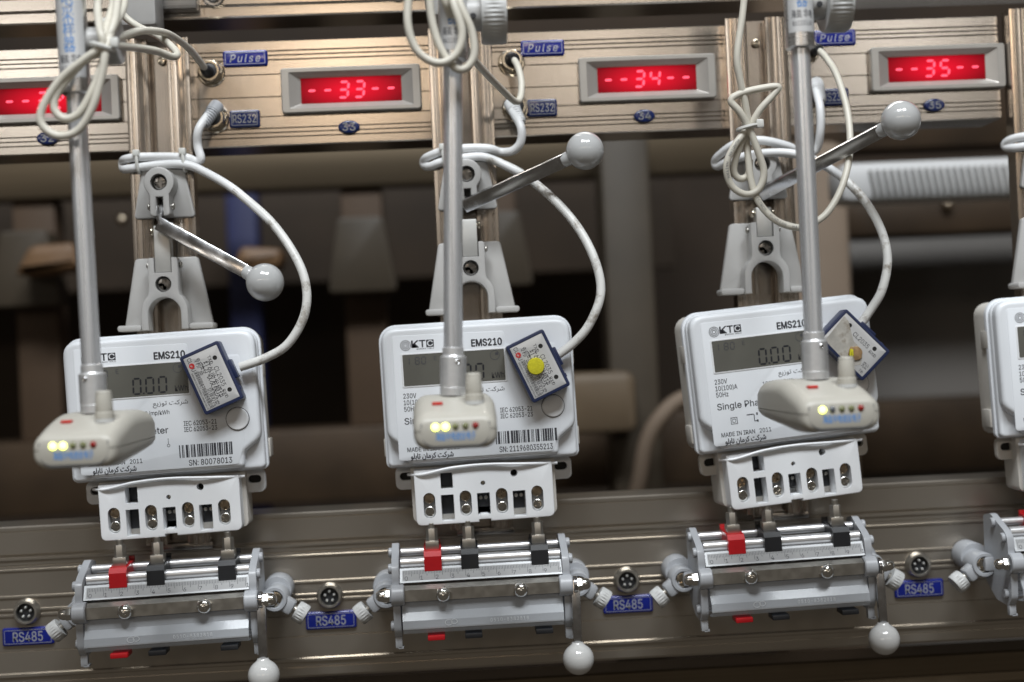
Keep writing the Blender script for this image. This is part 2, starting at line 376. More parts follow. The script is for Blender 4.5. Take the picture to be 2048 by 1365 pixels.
tag(rail_mesh(p, -420, 480).build('top_rail', ALU_H, off=(0, 0, 0), ang=20), 'aluminium rail along the top edge above the dark gap', 'rail')
p = [(1, -101), (0, -102)]+groove(-104.5, .5, .7)+[(0, -119.6), (1.6, -120.2), (1.6, -121.4), (-1.2, -122), (-1.2, -123.4), (0, -124)]
p += groove(-127.2, .7, .8)+[(0, -129.2), (-.9, -129.7), (-.9, -130.7), (0, -131.2)]+[(0, -146.6), (-1.0, -147.2), (-1.0, -148.4), (0, -149)]
for z in (-156.4, -160): p += [(0, z+1), (-1.0, z+.6), (-1.0, z-.6), (0, z-1)]
p += groove(-170, .6, .7)+groove(-184, .5, .6)+[(0, -198), (-1.6, -198.8), (-1.6, -200.6), (0, -201.4)]+groove(-204.5, .7, .8)+[(0, -210), (1.2, -211.5), (38, -211.5), (38, -101)]
tag(rail_mesh(p, -420, 480).build('lower_rail', ALU_L, off=(0, 0, 0), ang=20), 'wide brownish aluminium rail with ridges behind the ruler clamps', 'rail')
p = [(28, -226), (26, -227)]+[(y+26, z) for y, z in groove(-240, 1, 1.4)]+[(24, -246), (24, -300), (60, -300), (60, -226)]
tag(rail_mesh(p, -420, 480).build('bottom_rail', FRAIL, off=(0, 0, 0), ang=20), 'out of focus aluminium rail at the bottom edge below a dark gap', 'rail')
def post_profile():
    q = []
    def flange(s):
        f = [(-21, -.3), (-21, -12.2)]
        for i in range(29):      # slightly crowned front face with three fine lines
            x = -20.6+i*.5; y = -14+.022*(x+13.4)**2
            if i in (6, 7, 14, 15, 22, 23): y += .45
            f.append((x, y))
        f += [(-6.2, -12), (-6.2, -9.4), (-7.4, -9), (-7.4, -3)]
        return f if s < 0 else [(-x, y) for x, y in f][::-1]
    return flange(-1)+flange(1)
for k in range(4):
    m = MB(); pr = post_profile(); m.rings([[(x, y, z) for x, y in pr] for z in (-116.5, 217.5)], M=T3(PX[k], 0, 0))
    T = Thing('vertical_post', 'slotted vertical aluminium post '+WHERE[k], 'post', (PX[k], -7, -116.5), 'vertical aluminium posts')
    m.build('extrusion', ALU_V, T, ang=20)
    if k < 3:
        screw(PX[k]+1.5, -6.2, 204-k, 2.8, NICKEL, T, 40)
        MB().box(PX[k]-16, PX[k]+22, -8, -1.6, -121, -116.8, .4).build('end_plate', ALU_H, T)

# ------------------------------------------------------------------ displays and badges
for k in range(-1, 3):
    cx, cz = -55.2+200*k, 181.1
    T = Thing('number_display', ['red display cut by the left picture edge behind a coiled cable', 'red display showing thirty-three, between the first and second post', 'red display showing thirty-four, between the second and third post', 'red display showing thirty-five, beside the right picture edge'][k+1], 'display', (cx, 0, cz), 'red number displays')
    W, H = 46.6, 15.1; w, h = 33.6, 8.4; f = MB()
    R = [[(x, y, z) for x, z in o] for o, y in ((rrect(-W, -H, W, H, 2), -.2), (rrect(-W, -H, W, H, 2), -5.2), (rrect(-W+.7, -H+.7, W-.7, H-.7, 1.6), -6), (rrect(-W+5.2, -H+2.8, W-5.2, H-2.8, 1.0), -6), (rrect(-W+5.7, -H+3.2, W-5.7, H-3.2, .8), -5.6), (rrect(-w-.2, -h-.2, w+.2, h+.2, .4), -2.0), (rrect(-w-.2, -h-.2, w+.2, h+.2, .4), -1.2))]
    f.rings(R, M=T3(cx, 0, cz)); f.build('bezel', FRAMEP, T, ang=25)
    o = MB().box(cx-w, cx+w, -2.2, -1.3, cz-h, cz+h, 0).build('screen', SCREEN, T, off=(cx, 0, cz))
    n = 33+k; g = MB()
    for i, c in enumerate('--%d--' % n):
        seg7(g, c, cx-30.0+i*10.6, cz-5.2, 6.0, 10.4, 1.7, -2.35)
    g.build('lit_digits', SEG, T, recalc=False)
def badge(x, z, w, h, txt, label, grp, mat, tm, th, tw, shear=0, oval=False, bold=0, sp=1):
    T = Thing('blue_badge', label, 'badge', (x, 0, z), grp)
    ol = [(w/2*math.cos(2*math.pi*i/32), h/2*math.sin(2*math.pi*i/32)) for i in range(32)] if oval else rrect(-w/2, -h/2, w/2, h/2, 1.6)
    m = MB(); m.prism(ol, -2.3, -.25 if z > 0 else -1.0*0-.25, ch=1.5, M=T3(x, 0, z), steps=4); m.build('plate', mat, T)
    t = MB(); t.text(txt, x, -2.36, z-th/2, th, tw, 'c', shear=shear, bold=bold, sp=sp); t.build('lettering', tm, T, flat=True, recalc=False)
    if not oval:
        i = MB(); o = rrect(-w/2+1.6, -h/2+1.6, w/2-1.6, h/2-1.6, .8); q = offs(o, .3)
        R = [[(a, -2.35, b) for a, b in o], [(a, -2.35, b) for a, b in q]]; i.rings(R, False, False, M=T3(x, 0, z)); i.build('outline', tm, T, flat=True)
for k in range(3):
    s = ('just right of the first post', 'just right of the second post', 'partly hidden by the rightmost rod')[k]
    badge(-125.2+200*k, 204.6, 29.6, 11, 'Pulse', 'blue badge reading Pulse '+s, 'Pulse badges', BLUEB, SILV, 5.2, 20.5, shear=.28, sp=1.25)
    badge(-127.3+200*k, 164.1, 20.4, 12, 'RS232', 'dark blue badge reading RS232 '+s, 'RS232 badges', BLUEN, SILVD, 5.6, 15.5)
for k in range(-1, 3):
    badge(-58+200*k, 156, 14.6, 9.2, str(33+k), 'small oval navy number badge below the '+['leftmost display, partly behind the cable coil', 'thirty-three display', 'thirty-four display', 'thirty-five display'][k+1], 'oval number badges', BLUEN, SILVD, 5, 8.6, oval=True)
for k in range(-1, 3):
    s = ['cut by the left picture edge', 'between the first and second ruler clamp', 'between the second and third ruler clamp', 'between the third and the cropped fourth ruler clamp'][k+1]
    badge(-84.4+200*k, -173.9, 34, 12.2, 'RS485', 'blue badge reading RS485 '+s, 'RS485 badges', BLUEB, SILV, 6.3, 19.5, bold=.012)
    T = Thing('round_socket', 'round five pin socket '+s, 'socket', (-84.5+200*k, 0, -157.5), 'five pin sockets')
    M = T3(-84.5+200*k, 0, -157.5) @ RX(90)
    m = MB(); m.lathe([(8.9, -.2), (8.9, 1.8), (8.3, 2.6), (8.0, 5.2), (7.5, 6), (6.3, 6), (6.0, 5.6), (6.0, .6)], 32, M); m.build('threaded_ring', STEEL, T)
    m = MB(); m.lathe([(5.95, .5), (5.95, 2.4), (5.5, 2.8)], 28, M); m.build('insulator', BLACK, T)
    for i in range(5):
        a = rad(90+72*i); m = MB(); m.lathe([(.8, 2.5), (.8, 4.8), (.4, 5.2)], 10, M @ T3(3.2*math.cos(a), 3.2*math.sin(a), 0)); m.build('pin', PINM, T)

# ------------------------------------------------------------------ upper sockets
for k in range(3):
    s = ('beside the first post', 'beside the second post', 'behind the rightmost rod')[k]
    for nm, x, z in (('Pulse', -148.2+201.5*k, 195.6), ('RS232', -146.8+201.5*k, 164.4)):
        T = Thing('cable_socket', 'shiny round %s socket with a nut ' % nm+s, 'socket', (x, 0, z), 'round sockets on the upper rail')
        M = T3(x, 0, z) @ RX(90)
        MB().lathe([(9.2, -.2), (9.2, 1), (8.4, 1.8), (7, 1.8)], 32, M).build('washer', NICKEL, T)
        h = MB(); h.prism([(8.4*math.cos(rad(60*i+10)), 8.4*math.sin(rad(60*i+10))) for i in range(6)], -5.4, -1.7, ch=.7, M=T3(x, 0, z)); h.build('hex_nut', NICKEL, T)
        MB().lathe([(7.0, 5), (7.0, 9.5), (6.5, 10.3), (5.2, 10.3), (5.0, 8)], 32, M).build('barrel', NICKEL, T)
        MB().lathe([(4.9, 4), (4.9, 9.6), (4.4, 9.9)], 24, M).build('insert', BLACK, T)

# ------------------------------------------------------------------ toggle clamps
LB = [0, 2, 7, 3]; KN = [(-112.7, -48, 51.4), (94.3, -60, 125.7), (287.2, -95, 132.2), (487, -95, 132)]
LSTATE = ['lever pushed down, above the first meter', 'lever raised, behind the middle rod', 'lever raised, behind the knotted beige cable', 'only its left edge showing at the right picture edge']
for k in range(4):
    X = PX[k]+(1.5, .5, -4.5, 0)[k]; uz = (0, -2.5, -3.5, -3)[k]; lz = LB[k]
    T = Thing('toggle_clamp', 'grey toggle clamp, '+LSTATE[k], 'clamp', (X, -14, 90), 'grey toggle clamps')
    m = MB(); m.prism(rpoly([(-14, 130), (-20, 98.3), (20, 98.3), (14, 130)], 2.5), -17.6, -14.15, ch=1, M=T3(X, 0, uz))
    ob = arc(0, 120, 9.8, 218, -38, 26)+[(6.4, 112), (6.4, 101)]+arc(4.4, 100, 2, 0, -90, 4)+[(2.1, 98), (2.1, 110.3), (-2.1, 110.3), (-2.1, 98)]+arc(-4.4, 100, 2, 270, 180, 4)+[(-6.4, 112)]
    m.prism(ob, -33, -17.4, ch=1.1, holes=[(circle(0, 120, 5.4), 9)], M=T3(X, 0, uz)); m.build('upper_bracket', GREY, T)
    screw(X, -28.5, 120+uz, 4.4, SCREWM, T, 12, d=2)
    m = MB(); m.cyl((X-8.6, -27, 104.5+uz), (X+8.6, -27, 104.5+uz), 1.5, 12)
    for e in (-1, 1): m.cyl((X+e*7, -27, 104.5+uz), (X+e*8.8, -27, 104.5+uz), 2.3, 14, .7)
    m.build('hinge_pin', STEEL, T)
    # lower bracket
    m = MB(); pl = [(-20.5, 72), (-28.8, 27)]+[(-11.5, 27)]+arc(0, 35, 11.5, 180, 0, 14)+[(11.5, 27), (28.8, 27), (20.5, 72)]
    m.prism(rpoly(pl, [2.5, 0]+[0]*17+[0, 2.5]), -17.8, -14.15, ch=.9, M=T3(X, 0, lz))
    ob = [(10.4, 24.5), (15, 24.5), (15, 36)]+arc(0, 36, 15, 0, 48, 7)[1:]+[(9.6, 50.5), (9.6, 70), (8.6, 71.2), (5.5, 71.2), (5.5, 61.5), (-5.5, 61.5), (-5.5, 71.2), (-8.6, 71.2), (-9.6, 70), (-9.6, 50.5)]+arc(0, 36, 15, 132, 180, 7)[:-1]+[(-15, 36), (-15, 24.5), (-10.4, 24.5)]+arc(0, 35, 10.4, 180, 0, 16)
    m.prism(ob, -32, -17.6, ch=.9, holes=[(circle(0, 54, 5.2), 8)], M=T3(X, 0, lz))
    for e in (-1, 1):
        a, b = sorted((e*15.2, e*30.8)); m.prism(rrect(a, 24.3, b, 28.2, 1.8), -31.5, -14.3, ch=1, M=T3(X, 0, lz))
    m.build('lower_bracket', GREY, T)
    screw(X, -29, 54+lz, 4.6, SCREWM, T, 8, d=2)
    m = MB(); m.cyl((X-10.8, -25, 66.5+lz), (X+10.8, -25, 66.5+lz), 1.4, 12)
    for e in (-1, 1): m.cyl((X+e*9.7, -25, 66.5+lz), (X+e*11.6, -25, 66.5+lz), 2.1, 14, .7)
    m.build('hinge_pin', STEEL, T)
    m = MB(); zt = 92 if k == 0 else 88
    m.box(-5.1, 5.1, -30.5, -27.5, 61.8+lz, zt, .5, T3(X, 0, 0)); m.box(-5.1, -3.5, -27.6, -20, 61.8+lz, zt, .3, T3(X, 0, 0)); m.box(3.5, 5.1, -27.6, -20, 61.8+lz, zt, .3, T3(X, 0, 0))
    m.build('link', LINKM, T)
    m = MB(); m.cyl((X-7.6, -26, zt-3.5), (X+7.6, -26, zt-3.5), 1.6, 12)
    for e in (-1, 1): m.cyl((X+e*5.6, -26, zt-3.5), (X+e*8, -26, zt-3.5), 2.6, 14, .8)
    m.build('link_pin', NICKEL, T)
    kn = Vector(KN[k]); pv = Vector((X, -27, 105+uz)); bd = Vector((X+.5, -34, 92)) if k == 0 else Vector((X-1, -33, 97))
    m = MB(); d = (kn-bd).normalized(); nk = kn-d*12.5
    if k == 0: m.tube([pv, V(X+.2, -30, 100), V(X-.6, -33, 96.5), bd+V(.6, -.5, -.5)], 1.9, 8, 4)
    else: m.tube([pv, V(X, -31, 101), bd+d*3], 1.9, 8, 4)
    m.bar(bd-d*2, nk, 8.8, 3.6, (0, -1, .12 if k == 0 else -.42), .6); m.build('lever', CHROME, T)
    q = MB(); q.lathe([(3.6, -16), (4.6, -14), (4.8, -11)]+[(12.2*math.sin(math.pi*i/20), -12.2*math.cos(math.pi*i/20)) for i in range(3, 21)], 36, axis(kn, d)); q.build('ball_knob', BALL, T)

# ------------------------------------------------------------------ electricity meters
def ar(s): return ''.join(chr(int(c, 16)) if c != '_' else ' ' for c in s.split())[::-1]
KERMAN = ar('FEB7 FEAE FB90 FE96 _ FB90 FEAE FEE3 FE8E FEE5 _ FE97 FE8E FE91 FEE0 FEEE')
TOZI = ar('FEB7 FEAE FB90 FE96 _ FE97 FEEE FEAF FBFE FECA')
MET = [(-179.2, -24.2, 1.6, 'SN: 80078013', 'white electricity meter behind the leftmost rod, below the lowered lever'),
       (20.5, -25, 1.1, 'SN: 2119680355213', 'white electricity meter behind the middle rod, with the yellow dot module'),
       (215.2, -22.6, 4.2, 'SN:', 'tilted white electricity meter half hidden by the right hand sensor head'),
       (418.5, -24, 2.0, 'SN:', 'white electricity meter cut off by the right picture edge')]
def meter(k):
    cx, cz, roll, sn, label = MET[k]
    T = Thing('electricity_meter', label, 'electricity meter', (cx, -14.5, cz), 'electricity meters', roll=roll, off=(0, -14.5, 0))
    if k == 2: T.o.rotation_euler[2] = rad(5)
    F = -55.0
    m = MB(); m.prism(rrect(-60.5, -43, 60.5, 44.6, (5, 5, 9, 9)), -40, -16, ch=1, steps=2)
    for e in (-1, 1): m.box(min(e*60, e*63.3), max(e*60, e*63.3), -38, -24, -38, -26, .8); m.box(min(e*60, e*62.6), max(e*60, e*62.6), -42, -30, 14, 26, .8)
    m.build('base', CREAM, T)
    cov = rrect(-62.4, -45.2, 62.2, 46.6, (4, 4, 11, 11), 7)
    m = MB(); m.prism(cov, -42.5, -38.8, ch=.8); m.build('cover_rim', WHITE, T)
    c2 = rrect(-61, -44.4, 60.8, 45.4, (3.5, 3.5, 10, 10), 7)
    m = MB(); m.prism(c2, -47.5, -42.3, ch=2.2, steps=4)
    fo = rpoly([(-60.2, -24.5), (-60.2, 44.6), (60, 44.6), (60, -24.5), (48.6, -33), (48.2, -42.6), (-48.4, -42.6), (-48.8, -33)], [5, 10, 10, 5, 2.5, 3.4, 3.4, 2.5], 6)
    m.prism(fo, F, -46, ch=3.3, steps=6); m.build('cover', WHITE, T)
    # label film edge (a fine raised line) and window
    ln = rpoly([(-53.5, -40), (-53.5, 39.4), (17.8, 38.4), (18.4, 29.5), (50, 29), (50, -24), (45, -40)], 2, 4)
    m = MB(); m.prism(ln, F-.22, F+.5, ch=.2); m.build('label_film', WHITE, T)
    y = F-.30
    m = MB(); m.prism(rrect(-48.6, 6, 18.4, 28, 1), F-.5, F, ch=.3, holes=[(rrect(-47.4, 7.0, 17.2, 27, .6), .45)]); m.build('window_frame', WHITE2, T)
    o = MB().box(-47.4, 17.2, F-.36, F-.24, 7.0, 27, 0).build('lcd', LCD, T)
    g = MB()
    for i, xx in enumerate((-17.4, -9.4, -1.4)): seg7(g, '0', xx, 8.8, 4.6, 9.6, 1.15, F-.42, .03)
    g.box(-11.6, -10.5, F-.42, F-.40, 8.4, 9.4, 0); g.text('kWh', 8.6, F-.42, 8.8, 3.6, 7.8, bold=.012); sub(o, g, 'lcd_digits', LCDI, T)
    g = MB(); xx = -43.6
    for c in '180':
        seg7(g, c, xx-(2.2 if c == '1' else 0), 20.6, 2.5, 4.4, .6, F-.42, .03); xx += 4.1
    g3 = MB(); g3.text('E', -27.5, F-.42, 22.4, 2.8); sub(o, g3, 'lcd_mark', LCDF, T)
    R = [[(11.2+r*math.cos(rad(a)), F-.42, 23.3+r*math.sin(rad(a))) for a in range(0, 360, 15)] for r in (3.1, 2.75)]; g2 = MB(); g2.rings(R, False, False); g2.rect(11.4, 13.4, 23.4, 25, F-.42); sub(o, g2, 'lcd_dial', LCDF, T)
    sub(o, g, 'faint_lcd_digits', LCDF, T)
    t = MB()
    q = MB(); q.text('EMS210', -3.1, y, 29.7, 4.3, 19.2, bold=.05); q.build('type_lettering', INK, T, flat=True, recalc=False)
    t.text('230V', -48.4, y, -.6, 3.0, 8.2, bold=.015); t.text('10(100)A', -48.4, y, -4.8, 3.0, 14.4, bold=.015); t.text('50Hz', -48.4, y, -8.9, 3.0, 8.0, bold=.015)
    t.text('Single Phase Meter', -48.6, y, -17.1, 4.0, 51, bold=.015); t.text('1000 imp/kWh', -17, y, -5.2, 2.6, 21, bold=.01)
    q = MB(); q.text('IEC 62053-21', 12.4, y, -13.4, 2.9, 20.6, bold=.015); q.text('IEC 62053-23', 12.4, y, -17.2, 2.9, 20.6, bold=.015); q.build('standard_lettering', INK, T, flat=True, recalc=False)
    t.text('MADE IN IRAN   2011', -48, y, -34.6, 2.7, 33, bold=.015); t.text(KERMAN, -46.0, y, -39.1, 2.35, 27, bold=.05)
    q = MB(); q.text(TOZI, -6, y, .6, 2.0, 22, bold=.02); q.build('grey_lettering', INKG, T, flat=True, recalc=False)
    q = MB(); q.text(sn, 27.4, y, -38.6, 3.5, 27 if len(sn) < 14 else 34, 'c', bold=.015) if len(sn) > 4 else q.text(sn, 16, y, -38.6, 3.5, None, 'c', bold=.015); q.build('serial_number', INK, T, flat=True, recalc=False)
    sq = lambda r: rrect(-38.6-r, -25-r, -38.6+r, -25+r, .1)
    for a, b in ((2.2, 1.8), (1.15, .85)): t.rings([[(q, y, r) for q, r in sq(a)], [(q, y, r) for q, r in sq(b)]], False, False)
    for (a, b, c, d) in ((-30, -25.4, -22.6, -22), (-25.4, -24.9, -27, -22.4), (-25.4, -22.6, -27, -26.5), (-23.6, -22.6, -23.1, -21.5), (-23.6, -22.6, -27.5, -26)): t.rect(a, b, c, d, y)
    t.rings([[(2+r*math.cos(rad(a)), y, -25+r*math.sin(rad(a))) for a in range(0, 360, 20)] for r in (1.0, .7)], False, False); t.rect(1.85, 2.15, -24, -20.5, y)
    t.build('printed_lettering', INK, T, flat=True, recalc=False)
    t = MB(); rnd = random.Random(11+k); x = 8.4
    while x < 48.0 if k else x < 42.0:
        w = rnd.choice((.35, .35, .7, .7, 1.05, 1.4)); t.rect(x, x+w, -33.4, -25.4, y); x += w+rnd.choice((.35, .35, .7, 1.05))
    t.build('barcode', INK, T, flat=True, recalc=False)
    # emblem: concentric swirl and block letters
    t = MB()
    for r0, r1 in ((3.3, 2.9), (2.4, 1.9), (1.4, .9)): t.rings([[(-45+r*math.cos(rad(a)), y, 32.9+r*math.sin(rad(a))) for a in range(0, 360, 15)] for r in (r0, r1)], False, False)
    for i in range(24):
        a = 2*math.pi*i/24; c, s_ = math.cos(a), math.sin(a); t.face([(-45+3.3*c-.14*s_, y, 32.9+3.3*s_+.14*c), (-45+3.8*c, y, 32.9+3.8*s_), (-45+3.3*c+.14*s_, y, 32.9+3.3*s_-.14*c)])
    t.build('emblem', INKG, T, flat=True, recalc=False)
    t = MB(); t.text('K', -41.2, y, 31.3, 4.4, 4.6, bold=.03); t.text('T', -36.2, y, 31.3, 4.4, 3.8, bold=.03)
    t.rect(-31.8, -27, 31.1, 35.8, y); t.text('KERMAN TABLO', -38, y, 29.9, .8, 11); t.build('emblem_letters', INK, T, flat=True, recalc=False)
    t = MB(); t.text('C', -29.4, y-.06, 31.8, 3.4, 3.6, 'c', bold=.03); t.build('emblem_letter_cut', WHITE, T, flat=True, recalc=False)
    # push button
    m = MB(); m.lathe([(7.5, -1), (7.5, .3), (7.3, .4), (7.1, .4), (7.1, -.9)], 36, T3(46.2, F, -11.4) @ RX(90)); m.build('button_gap', INKG, T)
    m = MB(); m.lathe([(7.0, -1), (7.0, .9), (6.6, 1.3), (5.6, 1.25), (4, .85), (2, .55), (0, .45)], 36, T3(46.2, F, -11.4) @ RX(90)); m.build('push_button', WHITE2, T)
    # terminal block with real recesses
    holes = []
    for x in (-36.3, -13.1, 10.1, 32.9): holes.append((stadium(x, -70, 7.6, 16.4), 9))
    holes += [(rrect(-28.4, -60, -20.6, -49.8, .3), 14), (rrect(-28.8, -80.6, -20.6, -63.8, .3), 14), (rrect(17.2, -80.6, 25.4, -64.2, .3), 14), (circle(-1.4, -57.8, 1.5, 14), 6), (circle(18.8, -52.8, 2.3, 16), 9), (rrect(-5.7, -78.2, 2.5, -64.1, .3), 12)]
    tb = rpoly([(-45.2, -47), (-45.2, -82.6), (-5.2, -82.6), (-5.2, -81), (2.4, -81), (2.4, -82.4), (43.4, -82.2), (43.4, -47)], [1, 4, 0, 0, 0, 0, 4, 1], 5)
    m = MB(); m.prism(tb, -50, -18, ch=.7, holes=holes, steps=3); tbo = m.build('terminal_block', WHITE2, T)
    m = MB(); m.prism(rpoly([(-47.5, -44), (-47.5, -81.5), (46, -81.5), (46, -44)], [1, 4, 4, 1]), -38, -16, ch=.6); m.build('terminal_base', CREAM, T)
    for x in (-36.3, -13.1, 10.1, 32.9):
        for i, zz in enumerate((-65.6, -74.2)): screw(x, -47.6 if i else -46.0, zz, 3.65, BRIGHT if i else BRASS, T, random.uniform(0, 80), 'terminal_screw', 2)
    for x0, x1, z0, z1 in ((-28, -21, -59.6, -50.2), (-5.2, 2, -74, -64.6), (17.7, 24.9, -76.4, -64.8), (-28.3, -21.1, -77, -64.4)): MB().box(x0, x1, -40 if z0 < -60 else -39, -36.4, z0, z1, .2).build('terminal_insert', BLACK, T)
    MB().cyl((18.8, -41.6, -52.8), (18.8, -41.2, -52.8), 2.2, 16, .1).build('hole_floor', DARK, T)
    for x in (-1.6, 21.3):
        for e in (-1.7, 1.7): MB().cyl((x+e, -41, -68), (x+e, -39, -68), 1.2, 12, .3).build('contact_screw', STEEL, T)
    MB().sphere((-1.4, -45.5, -57.8), 1.4, 12, 8).build('seal_screw', BRASS, T)
    m = MB(); m.box(-4.2, .9, -50.4, -42, -80.8, -77.4, .4); m.build('snap_tab', WHITE2, T)
    for e in (-1, 1):
        m = MB(); x0, x1 = sorted((e*43.4, e*57.6)); r = (4, .8, .8, 4) if e < 0 else (.8, 4, 4, .8)
        m.prism(rrect(x0, -60.6, x1, -45.6, r), -30, -26, ch=.6, holes=[(stadium(e*50.6, -52, 8.6, 5.2), 3.4)]); mo = m.build('mounting_ear', CREAM if k > 1 else WHITE2, T)
        h = MB(); h.prism(stadium(e*50.6, -52, 8.4, 5.0), -26.8, -26.3, ch=0); sub(mo, h, 'ear_slot', DARK, T)
    m = MB(); m.tube([(-49, -46, -49.6), (-40, -51, -49.8), (-22, -52, -46.8), (0, -52, -45.9), (25, -52, -47.2), (47, -48, -48.4)], .9, 8, 6); m.build('seal_wire', WHITE2, T)
for k in range(4): meter(k)

# ------------------------------------------------------------------ infrared modules on the meter faces
MOD = [(34.2, 15.8, -69.8), (38.1, 14.9, -67.3), (46.2, 14.2, -50.5)]
MLAB = ['navy infrared module with a clean printed label on the first meter', 'navy infrared module with a round yellow foam dot on its label', 'navy infrared module with a worn label and torn foam, behind the right sensor knob']
for k in range(3):
    cx, cz, roll, sn, _ = MET[k]; mx_, mz_, ma = MOD[k]; a = rad(roll)
    wx = cx+(mx_*math.cos(a)-mz_*math.sin(a))*.985; wz = cz+(mx_*math.sin(a)+mz_*math.cos(a))*.985
    T = Thing('infrared_module', MLAB[k], 'sensor module', (wx, -55.4, wz), 'infrared modules', roll=roll+ma, off=(0, -55.4, 0))
    F = -67.5
    m = MB(); m.prism(rrect(-19.8, -13.2, 19.8, 13.2, 1.6), F, -55.5, ch=.7, holes=[(rrect(-17.9, -11.4, 17.9, 11.4, .4), .7)], steps=2); hs = m.build('housing', NAVY, T)
    m = MB(); m.box(-6.2, 6.2, F+2, -57, 12.8, 15.2, .6); m.box(11.5, 14, F+1.5, -58, 12.6, 13.8, .3); sub(hs, m, 'cable_boss', NAVY, T)
    m = MB(); m.prism(rrect(-17.7, -11.2, 17.7, 11.2, .3), F+.25, F+.9, ch=.1, holes=[(circle(-10.6, 7.0, 1.45, 18), .5), (circle(11.2, 7.2, 1.45, 18), .5)]); pl = m.build('label_plate', PLATE, T)
    for x, z in ((-10.6, 7), (11.2, 7.2)): sub(pl, MB().cyl((x, F+.74, z), (x, F+.6, z), 1.42, 18, .02), 'optical_window', DARK, T)
    y = F+.18; t = MB()
    t.text('TXD', -13.4, y, 2.9, 2.0, 5.4) if k < 2 else None
    t.text('RXD', 9.6, y, 2.9, 2.0, 5.4); t.text('CL2035', -5.4, y, 3.8, 2.9, 13.0)
    if k < 2:
        t.text('红外收发模块', -11, y, -1.9, 3.2, 24.5); t.text('专利产品', -14.8, y, -5.2, 2.2, 10.6); t.text('仿冒必究', 5.2, y, -5.2, 2.2, 11.6)
        t.text('深圳市科陆电子科技股份有限公司', -7.4, y, -8.5, 1.7, 24.4, bold=.01); t.text('SHENZHEN CLOU ELECTRONICS CORPORATION LTD', -7.4, y, -10.4, 1.0, 24.4)
        t.text('CL', -16.8, y, -9.3, 2.6, 3.6); t.text('U', -9.9, y, -9.3, 2.6, 1.8)
    else: t.text('究公', 12, y, -6.4, 2.2, 4.2); t.text('TD', 13, y, -10, 1.6, 3)
    sub(pl, t, 'label_print', INK, T)
    if k < 2:
        t = MB(); t.prism(circle(-11.6, -8.1, 1.75, 20), y-.02, y+.05, ch=0); sub(pl, t, 'red_emblem', INKR, T)
        t = MB(); t.text('+', -11.6, y-.06, -9.2, 2.2, 2.2, 'c', shear=.2); sub(pl, t, 'emblem_spark', PLATE, T)
    if k == 1: MB().lathe([(5.4, 0), (5.4, 2.4), (5.0, 3.1), (3, 3.4), (0, 3.5)], 32, T3(-.6, F+.2, -1.4) @ RX(90)).build('foam_dot', FOAM, T)
    if k == 2:
        rn = random.Random(3); ol = [(-17, 9), (-15.5, -11), (0, -11), (9, -10.5), (12, -6), (8, -1.5), (3, 1.4), (-2, 1.8), (-8, 4.6), (-13, 8)]
        m = MB(); m.prism(rpoly([(x+rn.uniform(-.6, .6), z+rn.uniform(-.6, .6)) for x, z in ol], 1, 3), y-.05, y+.1, ch=0); m.build('worn_patch', PLATEW, T)
        m = MB(); m.prism([(4+(4.6+rn.uniform(-.6, .6))*math.cos(2*math.pi*i/22), -3.4+(4.0+rn.uniform(-.6, .6))*math.sin(2*math.pi*i/22)) for i in range(22)], F-.9, F+.2, ch=.4); m.build('glue_patch', FOAMB, T)
        m = MB(); m.prism(rpoly([(-.6, -4), (2.2, -7.6), (4.6, -7.8), (3.6, -5.2), (1, -3)], .5), F-2.4, F+.2, ch=.5); m.build('foam_shred', FOAM, T)
    M = Matrix.Rotation(0, 4, 'X')

# ------------------------------------------------------------------ white signal cables
WC = [[(-148.4,-12,167.1),(-154.8,-20,155.5),(-156.5,-18,145.3),(-154.5,-19,135.9),(-158.4,-17,134.9),(-165.1,-18.5,137.2),(-181.2,-18.5,138.4),(-195.9,-18.5,138.6),(-203.6,-15,138.2),(-208.0,-6,138.1),(-208.1,-6,133.4),(-203.9,-15,131.6),(-194.5,-18.5,132.0),(-178.1,-19,133.2),(-163.3,-21,131.8),(-151.5,-24,126.3),(-131.0,-35,112.4),(-107.9,-48,90.5),(-92.0,-58,66.8),(-85.4,-63,47.3),(-87.2,-65,28.5),(-98.1,-64,11.4),(-112.4,-62,3.3),(-129.0,-61.5,-1.8)],
      [(51.6,-12,161.1),(56.6,-20,148.5),(55.9,-20,138.6),(50.5,-17,133.6),(42.4,-14,133.5),(34.9,-18,135.5),(22.2,-18.5,136.3),(5.6,-18.5,135.2),(-5.2,-13,132.5),(-8.6,-6,130.9),(-8.4,-6,127.7),(-4.7,-14,125.8),(3.7,-18.5,127.9),(18.7,-19,130),(33.5,-21,129.0),(54.2,-28,117.4),(74.8,-40,97.5),(89.6,-52,75.7),(98.3,-60,52.9),(99.6,-64,33.6),(91.7,-65,15.5),(81.7,-63,4.3),(69.6,-61.5,-4.2)],
      [(257.6,-12,167.6),(257.1,-22,154.1),(256.7,-22,139.0),(254.6,-16,126.6),(244.6,-16,124.5),(234.3,-24,128.3),(215.1,-28,132.6),(199.0,-24,131.5),(189.6,-12,125.6),(187.9,-6,122.1),(189.4,-8,119.1),(196.1,-18,121.4),(211.3,-30,123.4),(231.0,-36,122.4),(248.2,-38,116.5),(263.8,-40,105.4),(276.0,-48,88.5),(283.8,-56,68.0),(285.2,-62,48.2),(279.8,-65,29.0),(272.4,-63,16.5),(264.0,-61.5,5.4)],
      [(430,-18,131),(420,-18.5,131.5),(400.7,-18.5,130.2),(392,-12,129.5),(388.6,-6,127.4),(389,-6,124.5),(393,-14,123.1),(402,-19,123.8),(420,-19,125),(440,-19,124)]]
WLAB = ['white cable curving from the first post to the first infrared module', 'white cable curving from the second post to the module with the yellow dot', 'white cable looped on the third post and curving to the worn module', 'short turns of white cable on the post at the right edge']
